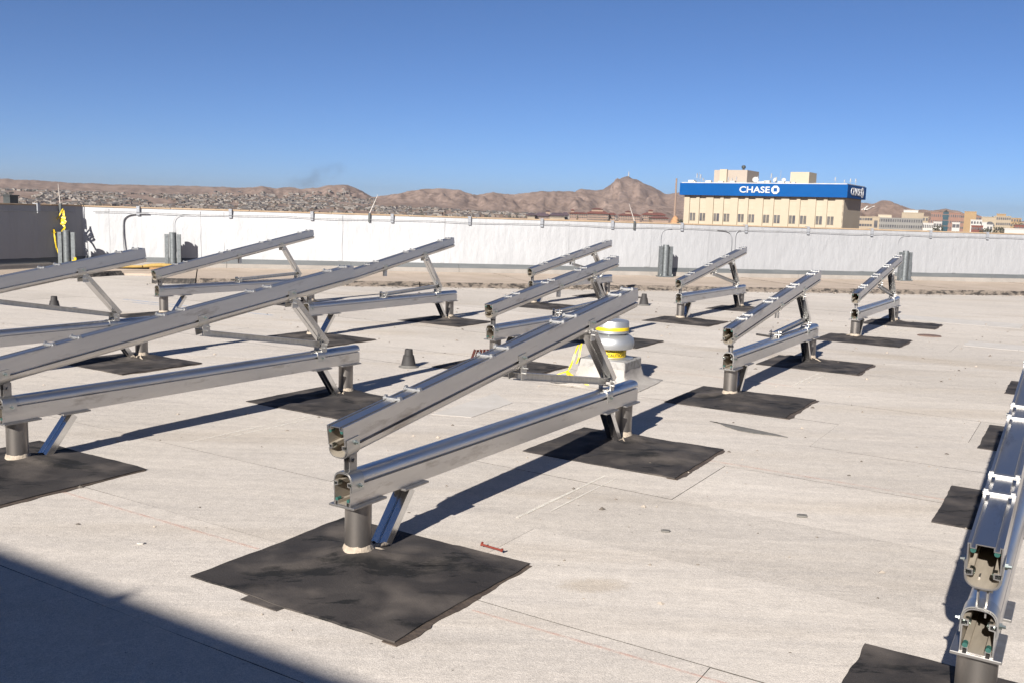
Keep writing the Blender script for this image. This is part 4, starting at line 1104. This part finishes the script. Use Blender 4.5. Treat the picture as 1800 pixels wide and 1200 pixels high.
for _ in range(4200):
    r, th = spots[hr.randrange(len(spots))]; p = terr_xy(th+hr.uniform(-.25,.25), r+hr.uniform(-40,40)); blob(bm, p, hr.uniform(2.5,6), 2)
tag(bm.build('town_trees', M_TREE), 'scattered dusty trees between the houses on the far slopes', 'trees', kind='stuff')

# ------------------------------------------------------------------ far buildings
M_BLIND = mat('window_with_blind', (.11,.10,.09), (.07,.065,.06), rough=.3, scale=.8, coords='POS')
M_PANE = mat('window_glass', (.045,.045,.055), (.10,.095,.09), rough=.15, scale=.3, coords='POS')
def bld_box(parent, name, x0, x1, y0, y1, z0, z1, m): return MB().box(x0,x1,y0,y1,z0,z1).build(name, m, parent)
def frame_of(th0, th1, dist, skew=0.0):
    """local frame of a facade seen between two headings: origin left end, x along facade"""
    a = Vector((math.sin(R(th0))*dist, math.cos(R(th0))*dist)); d2 = dist*(1+skew)
    b = Vector((math.sin(R(th1))*d2, math.cos(R(th1))*d2)); d = b-a
    return a, d.length, math.atan2(d.y, d.x)
def zel(el, dist): return CAM_H + math.tan(R(el))*dist

# bank tower with the blue sign band
M_CREAM = mat('cream_precast', (.335,.285,.215), (.315,.265,.195), rough=.85, scale=.2, coords='POS')
M_PANEL = mat('pale_precast', (.345,.295,.225), (.325,.275,.205), rough=.85, scale=.3, coords='POS')
M_BLUE = mat('blue_sign_band', (.001,.058,.205), (.001,.054,.19), spec=.1, rough=.6, scale=.4, coords='POS')
M_SIGN = mat('white_sign_letter', (.42,.42,.42), rough=.5)
M_WHITE = mat('white_roofing', (.42,.40,.38), (.33,.32,.30), rough=.85, scale=.5, coords='POS')
bank = thing('bank_tower', 'cream office tower with a wide blue CHASE sign band around its top', 'tower', (43.0, 244.9, 0), math.atan2(-.545, .838))
WB, DB = 40.6, 16.5       # facade width, depth; local -y faces the viewer
ZB, ZT = 7.72, 10.75
def bpart(name, x0, x1, y0, y1, z0, z1, m): return MB().box(x0,x1,y0,y1,z0,z1).build(name, m, bank)
bpart('core', .5, WB-.5, .45, DB, -46, ZB+.3, M_PANEL)
bpart('side_wall', WB-.49, WB-.25, .0, DB, -46, ZB, M_CREAM)
pitch = 6.42; x = .35; floors = [(1.25, 3.32), (-3.6, -1.5), (-8.4, -6.3), (-13.2,-11.1)]
edges = []
piers = [(.3, 1.75)]
for k in range(6):
    b0 = 1.75 + pitch*k
    piers += [(b0+1.78, b0+2.68), (b0+4.46, b0+pitch)]
    for j, (p0, p1) in enumerate(((b0, b0+1.78), (b0+2.68, b0+4.46))):
        # horizontal joints
        for fz0, fz1 in floors:
            w = MB().box(p0+.03, p1-.03, .38, .46, fz0, fz1).build('window', M_CREAM, bank)
            for q in (0, 1):
                a = p0+.14 + q*.81; MB().box(a, a+.66, .34, .40, fz0+.06, fz1-.06).build('pane', M_PANE if hr.random() < .6 else M_BLIND, w)
        for z in (4.4, 5.5, 6.6): MB().box(p0+.01, p1-.01, .425, .47, z, z+.05).build('panel_joint', M_CREAM, bank)
for p0, p1 in piers: bpart('pier', p0, min(p1, WB-.3), .0, .5, -46, ZB, M_CREAM)
bpart('sign_band', -.7, WB+.6, -1.0, DB+.8, ZB, ZT, M_BLUE)
bpart('roof_deck', -.4, WB+.3, -.7, DB+.5, ZT, ZT+.22, M_WHITE)
def logo_geo(bm, cx, cz, s, y):
    """octagon of four interlocking pieces round a square hole"""
    for k in range(4):
        w = -k*math.pi/2; pts = [(-.52,.18),(-.52,.42) if False else (-.46,.46),(-.18,.98),(.98*.43,.98),(.43,.46),(.43,.43),(-.42,.43)]
        pts = [(-.40,.98),(.40,.98),(.95,.43),(-.40,.43)]
        pr = [(cx + s*(a*math.cos(w)-b*math.sin(w)), cz + s*(a*math.sin(w)+b*math.cos(w))) for a, b in pts]
        n = 4; bm.add([(a, y, b) for a, b in pr] + [(a, y-.12, b) for a, b in pr], [(0,1,2,3),(7,6,5,4)] + [(i,n+i,n+(i+1)%n,(i+1)%n) for i in range(n)])
def sign(parent, x0, x1, zc, hgt, y, rot=None):
    g = text_mesh('CHASE', 2.0, .035, .06)
    xs = [v.co.x for v in g.vertices]; ys = [v.co.y for v in g.vertices]
    mx, Mx, my, My = min(xs), max(xs), min(ys), max(ys)
    xt = x0 + (x1-x0)*.765
    for v in g.vertices:
        a = x0 + (v.co.x-mx)/(Mx-mx)*(xt-x0); b = zc + ((v.co.y-my)/(My-my)-.5)*hgt; v.co = (a, y - .06 - v.co.z, b)
    g.materials.clear(); g.materials.append(M_SIGN)
    o = link('sign_lettering', g, parent)
    bm = MB(); logo_geo(bm, x0+(x1-x0)*.90, zc, (x1-x0)*.10, y); l_ = bm.build('sign_emblem', M_SIGN, parent, 20)
    return o, l_
# facade distances for the sign, read along the band
sign(bank, 15.2, 25.2, 9.28, 1.55, -1.01)
s1, s2 = sign(bank, 2.2, 14.6, 9.28, 1.75, 0)
for o in (s1, s2): o.location = (WB+.61, 0, 0); o.rotation_euler = (0,0,R(90))
# plant rooms and roof equipment
def plant(name, x0, x1, y0, y1, z1, m):
    return MB().box(x0,x1,y0,y1,ZT+.2,z1).build(name, m, bank)
M_PLANT = mat('plant_room_render', (.30,.255,.21), (.275,.23,.19), rough=.9, scale=.2, coords='POS')
plant('plant_room', 5.6, 14.4, 6, 15, 14.4, M_PLANT); plant('plant_room', 7.4, 9.3, 5.2, 6.0, 14.55, M_PANEL)
plant('plant_room', 25.6, 30.2, 5.5, 12, 13.9, M_PANEL)
MB().lathe([(.25,0),(.25,.5),(.5,.6),(.55,1.0),(.4,1.3),(.05,1.4)], 14, (12.3,9,14.4)).build('roof_vent', M_DARKBOX, bank)
ar = random.Random(2)
for xx, yy, h in ((3.0,1,2.6),(3.5,1.2,2.9),(4.0,1,2.4),(4.5,1.5,1.4),(5.1,1.2,1.2),(11.0,2,1.7),(12.0,2,1.4),(13.1,2,1.8),(18.6,2,1.9),(22.0,2,2.7),(24.3,2,3.3),(23.2,2.4,1.8),(37.9,.2,1.7),(38.6,6,1.4),(39.5,8,1.8),(40.0,11,1.9),(33,1,.5),(35,1,.5)):
    bm = MB().tube([(xx,yy,ZT),(xx,yy,ZT+h)], .05, 6)
    if h > 1.2 and h < 2.8: bm.box(xx-.35,xx+.35,yy-.03,yy+.03,ZT+h*.55,ZT+h*.58).box(xx-.12,xx+.12,yy-.1,yy+.1,ZT+h*.6,ZT+h*.95)
    bm.build('antenna', M_CONDUIT, bank)
for xx, s, rz in ((18.2,.75,.3),(23.3,.6,-.4),(25.3,.5,.2)):
    vs_ = []; fs_ = []
    bm = MB().lathe([(.02,.0),(s*.5,.07),(s*.85,.22),(s,.36),(s*.97,.37),(s*.5,.12),(.01,.05)], 18)
    o = bm.build('satellite_dish', M_WHITE, bank); o.location = (xx, 1.5, ZT+.9); o.rotation_euler = (R(65), 0, rz)
    MB().tube([(xx,1.6,ZT),(xx,1.6,ZT+.9)], .06, 6).build('dish_mast', M_CONDUIT, bank)
for xx in (1.6, 2.4, 6.2, 9.5, 12.6, 19.5, 20.6, 21.4, 24.9, 26.5, 28.0):
    w = ar.uniform(.3,.8); bpart('roof_unit', xx-w, xx+w, .6, 1.6, ZT+.21, ZT+.3+ar.uniform(.2,.55), M_WHITE)

def block(name, label, th0, th1, el, dist, depth, m, rows=0, cols=0, wm=M_PANE, cat='building', skew=0.0, roofm=None, base=None, wgap=.35, top_off=.6, band=False, wh=.5):
    a, wd, rz = frame_of(th0, th1, dist, skew)
    t = thing(name, label, cat, (a.x, a.y, 0), rz)
    zt = zel(el, dist); thm = (th0+th1)/2; zb = base if base is not None else terrain(thm, dist)-4
    MB().box(0, wd, 0, depth, zb, zt).build('wall', m, t)
    MB().box(-.15, wd+.15, -.15, depth+.15, zt+.002, zt+.35).build('parapet_cap', roofm or m, t)
    if rows:
        fh = 3.6
        for i in range(rows):
            z1 = zt - top_off - fh*i; z0 = z1 - fh*wh
            if band:
                o = MB().box(wd*.03, wd*.97, -.06, .05, z0, z1).build('window', wm, t)
                for c_ in range(1, cols): MB().box(wd*(.03+.94*c_/cols)-.12, wd*(.03+.94*c_/cols)+.12, -.10, -.061, z0, z1).build('mullion', m, o)
            else:
                for c_ in range(cols):
                    pw = wd/cols; MB().box(pw*(c_+wgap/2), pw*(c_+1-wgap/2), -.06, .05, z0, z1).build('window', wm, t)
    return t, wd, zt, rz
M_BEIGE = mat('beige_render', (.26,.215,.155), (.235,.19,.14), rough=.9, scale=.1, coords='POS')
M_GREYC = mat('grey_concrete', (.17,.165,.155), (.15,.145,.135), rough=.9, scale=.1, coords='POS')
M_PINK = mat('pink_brick', (.18,.105,.082), (.16,.095,.074), rough=.9, scale=.1, coords='POS')
M_TAN = mat('tan_brick', (.24,.165,.09), (.22,.15,.085), rough=.9, scale=.1, coords='POS')
M_WHT = mat('white_render', (.36,.345,.32), (.33,.32,.30), rough=.9, scale=.1, coords='POS')
M_REDR = mat('red_tile_roof', (.13,.045,.035), (.10,.038,.03), rough=.9, scale=.2, coords='POS')
M_GLASSB = mat('blue_glass', (.018,.042,.055), (.028,.06,.075), rough=.1, scale=.1, coords='POS')
M_DKROOF = mat('dark_tile_roof', (.06,.04,.05), (.05,.034,.043), rough=.9, scale=.2, coords='POS')
M_PINKST = mat('pinkish_campus_wall', (.22,.155,.118), (.20,.14,.105), rough=.9, scale=.1, coords='POS')
block('office_block', 'low beige building with four window bands right of the blue-topped tower', 19.9, 20.62, .43, 620, 18, M_BEIGE, 4, 5, band=True, wh=.4)
block('entrance_tower', 'narrow beige block with a dark tall doorway beside the grey office row', 20.62, 20.98, .44, 610, 14, M_BEIGE, 1, 1, top_off=2.0, wh=1.2, wgap=.5)
block('office_block', 'long grey office building with rows of dark windows', 20.80, 23.22, .40, 650, 20, M_GREYC, 4, 20, wgap=.3, wh=.5, top_off=.5)
block('office_block', 'cream upper storey behind the long grey office building', 20.9, 21.6, .56, 690, 12, M_PANEL)
block('office_block', 'tall cream slab behind the right half of the grey office building', 22.12, 23.25, .72, 700, 14, M_BEIGE)
block('plant_building', 'bright white rooftop plant block above the cream slab', 22.2, 22.95, .86, 705, 10, M_WHT)
block('office_block', 'narrow beige wing at the right end of the grey offices', 23.2, 23.5, .52, 660, 14, M_BEIGE, 3, 2)
block('low_building', 'low white building left of the pink brick block', 23.25, 23.8, .17, 560, 12, M_WHT, 1, 6)
t, wd, zt, rz = block('office_block', 'pink brick office block with square windows and a blue glass centre', 23.62, 25.12, .77, 620, 20, M_PINK, 5, 14, wgap=.45, wh=.42, top_off=.9)
MB().box(wd*.40, wd*.59, -.9, 6, zt-20, zt+.4).build('glass_tower', M_GLASSB, t)
for k in range(5): MB().box(wd*.40-.05, wd*.59+.05, -.98, -.85, zt-1.0-k*3.4, zt-.7-k*3.4).build('mullion', M_PINK, t)
cx = wd*.495; MB().add([(wd*.40,-.9,zt+.4),(wd*.59,-.9,zt+.4),(wd*.59,6,zt+.4),(wd*.40,6,zt+.4),(cx,2.5,zt+2.0)], [(0,1,4),(1,2,4),(2,3,4),(3,0,4)]).build('pyramid_roof', M_DARKBOX, t)
block('office_block', 'darker brick wing behind the pink block', 25.0, 25.32, .70, 680, 14, M_PINK, 4, 3, band=True, wh=.35)
block('low_building', 'white two-storey building in front of the pink block', 23.78, 24.2, .25, 540, 10, M_WHT, 2, 3, band=True)
block('low_building', 'small white block at the foot of the pink building', 24.72, 25.1, .24, 545, 10, M_WHT, 2, 2, band=True)
block('tan_block', 'plain tan block right of the pink brick offices', 25.28, 25.87, .86, 640, 14, M_TAN, 0, 0)
block('brown_block', 'low brown block beside the tan one', 25.86, 26.12, .62, 690, 14, M_PINK, 3, 2, band=True, wh=.35)
block('low_building', 'bright white stepped building below the tan block', 25.62, 26.18, .42, 560, 12, M_WHT, 1, 4, wh=.35)
block('low_building', 'lower white annex right of the stepped white building', 26.18, 26.42, .30, 555, 10, M_WHT)
block('low_building', 'small white house at the right of the annex', 26.42, 26.72, .17, 520, 9, M_WHT, 1, 2)
t, wd, zt, rz = block('arched_hall', 'grey beige hall with a dark round arch', 26.14, 26.84, .60, 680, 16, M_BEIGE)
aw = MB().prism([(2.9*math.cos(k*math.pi/12), 2.9*math.sin(k*math.pi/12)) for k in range(13)], 0, .12).build('arch_window', M_PANE, t); aw.location = (wd*.60, -.07, zt-5.6); aw.rotation_euler = (R(90), 0, 0)
block('office_block', 'beige gridded building at the right with grey window bands', 26.75, 27.55, .66, 720, 16, M_BEIGE, 4, 8, wgap=.25, wh=.45)
block('office_block', 'brown-topped storey above the beige gridded building', 26.85, 27.3, .78, 740, 10, M_TAN)
block('low_building', 'far tan building at the right picture edge', 27.55, 28.05, .58, 800, 14, M_TAN, 2, 4)
block('low_building', 'low red-brown building below the white annex', 25.68, 26.25, .11, 500, 10, M_REDR, 1, 5, wh=.3)
block('low_building', 'red-brown low building at the right picture edge', 27.75, 28.4, .20, 510, 10, M_REDR, 1, 5, wh=.3)
block('low_building', 'pale flat roof strip at the right picture edge', 27.3, 28.6, .0, 430, 12, M_WHT)
block('low_building', 'low dusty building between the beige grid and the right edge', 27.5, 28.5, .36, 900, 14, M_BEIGE, 2, 10)

# campus with upturned red roofs
def campus(label, th0, th1, el_wall, el_roof, dist, rows, cols, roofm, turret=False, m=M_PINKST):
    a, wd, rz = frame_of(th0, th1, dist)
    t = thing('campus_building', label, 'building', (a.x, a.y, 0), rz, 'campus buildings below the mountain')
    zw, zr = zel(el_wall+.07, dist), zel(el_roof+.09, dist); dp = 14; zb = terrain((th0+th1)/2, dist) - 4
    MB().add([(-.4,-.4,zb),(wd+.4,-.4,zb),(wd+.4,dp+.4,zb),(-.4,dp+.4,zb),(.2,.2,zw),(wd-.2,.2,zw),(wd-.2,dp-.2,zw),(.2,dp-.2,zw)], [(0,1,5,4),(1,2,6,5),(2,3,7,6),(3,0,4,7),(4,5,6,7)]).build('wall', m, t)
    o = 1.8; i_ = min(wd*.22, 6)
    MB().add([(-o,-o,zw+.05),(wd+o,-o,zw+.05),(wd+o,dp+o,zw+.05),(-o,dp+o,zw+.05),(-o,-o,zw+.7),(wd+o,-o,zw+.7),(wd+o,dp+o,zw+.7),(-o,dp+o,zw+.7),(i_,dp*.35,zr),(wd-i_,dp*.35,zr),(wd-i_,dp*.65,zr),(i_,dp*.65,zr)],
             [(3,2,1,0),(0,1,5,4),(1,2,6,5),(2,3,7,6),(3,0,4,7),(4,5,9,8),(5,6,10,9),(6,7,11,10),(7,4,8,11),(8,9,10,11)]).build('roof', roofm, t)
    for i in range(rows):
        z1 = zw - .9 - 3.3*i
        for c_ in range(cols):
            pw = wd/cols; MB().box(pw*(c_+.22), pw*(c_+.78), -.55, .3, z1-1.7, z1).build('window', M_PANE, t)
    if turret:
        x0, x1 = turret; zt_ = zr - .3
        MB().box(x0*wd, x1*wd, 3, dp-3, zt_-2, zt_+2.4).build('turret', m, t)
        MB().add([(x0*wd-1.4,1.6,zt_+2.4),(x1*wd+1.4,1.6,zt_+2.4),(x1*wd+1.4,dp-1.6,zt_+2.4),(x0*wd-1.4,dp-1.6,zt_+2.4),((x0*.7+x1*.3)*wd,dp/2,zt_+4.2),((x0*.3+x1*.7)*wd,dp/2,zt_+4.2)], [(3,2,1,0),(0,1,5,4),(1,2,5),(2,3,4,5),(3,0,4)]).build('turret_roof', roofm, t)
campus('leftmost pale campus wing with a row of small windows', .70, 1.15, -.13, -.02, 1400, 1, 7, M_DKROOF, m=M_BEIGE)
campus('low campus hall with a broad dark purple roof', 1.15, 2.05, -.17, .03, 1410, 1, 10, M_DKROOF, (.72,1.0))
campus('pale campus wing with dark roof and even windows', 2.03, 2.95, -.11, .05, 1400, 1, 16, M_DKROOF, m=M_BEIGE)
campus('small dark-roofed campus pavilion at the right of the pale wing', 2.8, 3.15, -.09, .10, 1420, 2, 5, M_DKROOF, m=M_GREYC)
campus('pinkish campus building with twin red turrets', 3.24, 4.28, .05, .13, 1380, 2, 10, M_REDR, (.08,.25))
campus('largest campus building with tiered red roof and two window rows', 4.30, 5.55, .08, .24, 1380, 3, 16, M_REDR, (.2,.75))
campus('small campus link building right of the largest one', 5.58, 5.98, .04, .15, 1390, 2, 4, M_REDR)
campus('campus building with red roof behind dark trees', 6.2, 7.45, .03, .14, 1390, 2, 12, M_REDR, (.3,.55))
campus('rightmost campus building with two dark roof turrets', 7.6, 8.95, .10, .24, 1400, 3, 12, M_REDR, (.25,.45))
campus('low red-roofed annex at the foot of the rightmost campus building', 8.0, 9.15, -.08, .02, 1340, 1, 12, M_REDR)
mound = []
md = bpy.data.meshes.new('earth_mound')
vs = []; fs = []
for j in range(9):
    for k in range(24):
        w = 2*math.pi*k/24; rr_ = j/8; q = 1+.12*noise.noise((math.cos(w)*2, math.sin(w)*2, 4))
        vs.append((6.5*rr_*q*math.cos(w), 6.5*rr_*q*math.sin(w), 14.5*(1-rr_**1.8) - 8 + .5*noise.noise((math.cos(w)*3*rr_, math.sin(w)*3*rr_, 1))))
for j in range(8):
    for k in range(24): fs.append((j*24+k, j*24+(k+1)%24, (j+1)*24+(k+1)%24, (j+1)*24+k))
M_MOUND = mat('brown_earth', (.36,.20,.10), (.27,.15,.08), rough=1, scale=.5, coords='POS', bump=.6)
mo = MB().add(vs, [tuple(reversed(f)) for f in fs]).build('earth_mound', M_MOUND, ang=80); mo.location = (math.sin(R(9.55))*700, math.cos(R(9.55))*700, -2.6); tag(mo, 'brown rounded mound just left of the blue-topped tower', 'mound')
# smokestack
ck = MB().lathe([(2.6,0),(1.35,96)], 20); ck.lathe([(1.4,96),(1.6,96.2),(1.6,97.5),(1.4,97.6)], 20)
st_o = ck.build('smokestack', M_PINKST); st_o.location = (math.sin(R(9.50))*1700, math.cos(R(9.50))*1700, zel(2.37,1700)-97.6); tag(st_o, 'tall slim smokestack left of the blue-topped tower', 'chimney')

# trees around the far buildings
def far_tree(label, th, el_top, dist, s, tall=False, group='far trees among the buildings'):
    p = Vector((math.sin(R(th))*dist, math.cos(R(th))*dist)); zt_ = zel(el_top, dist); zb = terrain(th, dist)
    t = thing('tree', label, 'tree', (p.x, p.y, zb), 0, group)
    hgt = zt_-zb
    MB().tube([(0,0,-1),(0,0,hgt-s)], [.5,.25], 6).build('trunk', M_WOOD, t)
    bm = MB(); tr = random.Random(int(th*1000))
    for _ in range(120):
        w = tr.uniform(0,6.28); q = s*math.sqrt(tr.random()); zz = hgt - s*(1.3 if not tall else 2.4)*tr.random()**.8 - .2; lim = math.sqrt(max(.1, 1-((hgt-s*.8-zz)/(s*1.4))**2)); q *= lim*(.45 if tall else 1)
        c_ = Vector((q*math.cos(w), q*math.sin(w), zz)); z_ = tr.uniform(.25,.55)
        a = Vector((tr.uniform(-1,1),tr.uniform(-1,1),tr.uniform(-1,1))).normalized(); b = a.orthogonal().normalized(); d_ = a.cross(b)
        bm.add([c_+b*z_, c_-b*z_*.6+d_*z_, c_-b*z_*.6-d_*z_, c_+a*z_*.6], [(0,1,2),(0,3,1),(1,3,2),(2,3,0)])
    bm.build('crown', M_TREE, t, 60)
for i, (th, el, d, s, tall, lab) in enumerate((
  (3.72,.02,1330,3.5,True,'dark cypress before the twin-turret campus building'), (5.28,-.12,1330,7,False,'bushy tree before the right end of the largest campus building'), (5.72,-.06,1330,6,False,'round tree before the campus link building'),
  (6.65,-.09,1330,8,False,'left of two broad dark trees before the red-roofed campus building'), (7.0,-.10,1330,7,False,'right of two broad dark trees before the red-roofed campus building'), (8.05,.06,1330,4,True,'slim dark tree before the rightmost campus building'),
  (24.05,.12,520,2.6,False,'dark tree by the white two-storey building'), (26.3,.02,500,2.8,False,'dark tree by the white annex at the right'), (26.5,-.01,500,2.6,False,'dark bush right of the annex tree'), (27.05,.14,520,3,False,'tree below the beige gridded building'),
  (27.35,.08,520,3,False,'tree between the gridded building and the red-brown one'), (27.95,.44,700,5,False,'large tree above the red-brown building at the right edge'), (28.3,.36,690,5,False,'last tree at the right picture edge'), (26.7,.66,760,3,False,'small tree on the skyline by the arched hall'), (9.85,-.02,600,2.2,False,'scrubby bush at the foot of the tower'))):
    far_tree(lab, th, el, d, s, tall)
# white lines laid on the right-hand hill
M_CHALKHILL = mat('whitewashed_stones', (.75,.72,.66), rough=.95)
hl = thing('hillside_letter', 'white painted letter strokes on the hill right of the tower', 'hill letter')
for (t0, e0, t1, e1) in ((19.98,.80,20.28,1.0),(20.25,1.0,20.12,.80),(20.12,.80,20.30,.84),(20.30,.84,20.62,1.02)):
    pts = []
    for k in range(9):
        th = t0+(t1-t0)*k/8; el = e0+(e1-e0)*k/8
        r = 2000
        while r < 2720 and terrain(th, r) < CAM_H + math.tan(R(el))*r: r += 4
        pts.append(terr_xy(th, r) + Vector((0,0,.8)))
    MB().ribbon(pts, (1,.2,.35), 4.5, .6).build('letter_stroke', M_CHALKHILL, hl)
# mast on the summit
sp_ = terr_xy(6.67, 5890); m_ = MB().tube([(0,0,-5),(0,0,24)], [4,2], 6).build('summit_monument', M_WHT); m_.location = sp_; tag(m_, 'tiny pale monument on the summit of the pointed mountain', 'monument')

# ------------------------------------------------------------------ smoke over the left hills, and the air
def volume_mat(name, col, dens, aniso=.2, noisy=None):
    m = bpy.data.materials.new(name); m.use_nodes = True; n = m.node_tree.nodes; l = m.node_tree.links
    n.remove(n['Principled BSDF'])
    v = n.new('ShaderNodeVolumePrincipled'); v.inputs['Color'].default_value = (*col, 1); v.inputs['Density'].default_value = dens; v.inputs['Anisotropy'].default_value = aniso
    l.new(v.outputs[0], n['Material Output'].inputs['Volume'])
    if noisy:
        tc = n.new('ShaderNodeTexCoord'); nz = n.new('ShaderNodeTexNoise'); nz.inputs['Scale'].default_value = noisy; nz.inputs['Detail'].default_value = 4
        l.new(tc.outputs['Object'], nz.inputs['Vector'])
        rg = n.new('ShaderNodeMapRange'); rg.inputs[1].default_value = .48; rg.inputs[2].default_value = .72; rg.inputs[4].default_value = dens
        l.new(nz.outputs['Fac'], rg.inputs[0])
        ln = n.new('ShaderNodeVectorMath'); ln.operation = 'LENGTH'; mp = n.new('ShaderNodeMapping'); mp.inputs['Scale'].default_value = (1/220, 1/90, 1/75)
        l.new(tc.outputs['Object'], mp.inputs[0]); l.new(mp.outputs[0], ln.inputs[0])
        r2 = n.new('ShaderNodeMapRange'); r2.inputs[1].default_value = .25; r2.inputs[2].default_value = .95; r2.inputs[3].default_value = 1; r2.inputs[4].default_value = 0
        l.new(ln.outputs['Value'], r2.inputs[0])
        mu = n.new('ShaderNodeMath'); mu.operation = 'MULTIPLY'; l.new(rg.outputs[0], mu.inputs[0]); l.new(r2.outputs[0], mu.inputs[1]); l.new(mu.outputs[0], v.inputs['Density'])
    return m
sm = MB(); n1, n2 = 16, 24; vs = []; fs = []
for j in range(n1+1):
    for k in range(n2):
        a = math.pi*j/n1; w = 2*math.pi*k/n2; d = Vector((math.sin(a)*math.cos(w), math.sin(a)*math.sin(w), math.cos(a))); q = 1+.15*noise.noise(d*2)
        vs.append((d.x*220*q, d.y*90*q, d.z*75*q))
for j in range(n1):
    for k in range(n2): fs.append((j*n2+k, (j+1)*n2+k, (j+1)*n2+(k+1)%n2, j*n2+(k+1)%n2))
smoke = sm.add(vs, fs).build('smoke', volume_mat('dark_smoke', (.10,.09,.085), .0085, .2, .009))
c_ = at_ang(-12.1, 1.80, 5400); smoke.location = c_; smoke.rotation_euler = (0, R(-18), R(12)); tag(smoke, 'thin dark smoke drifting over the left-hand hills', 'smoke', kind='stuff')
haze = MB().box(-13000, 13000, -13000, 13000, -120, 290).build('haze', volume_mat('haze_air', (.76,.74,.71), 6.0e-5, .52))
tag(haze, 'thin pale desert haze over the city', 'haze', kind='stuff')
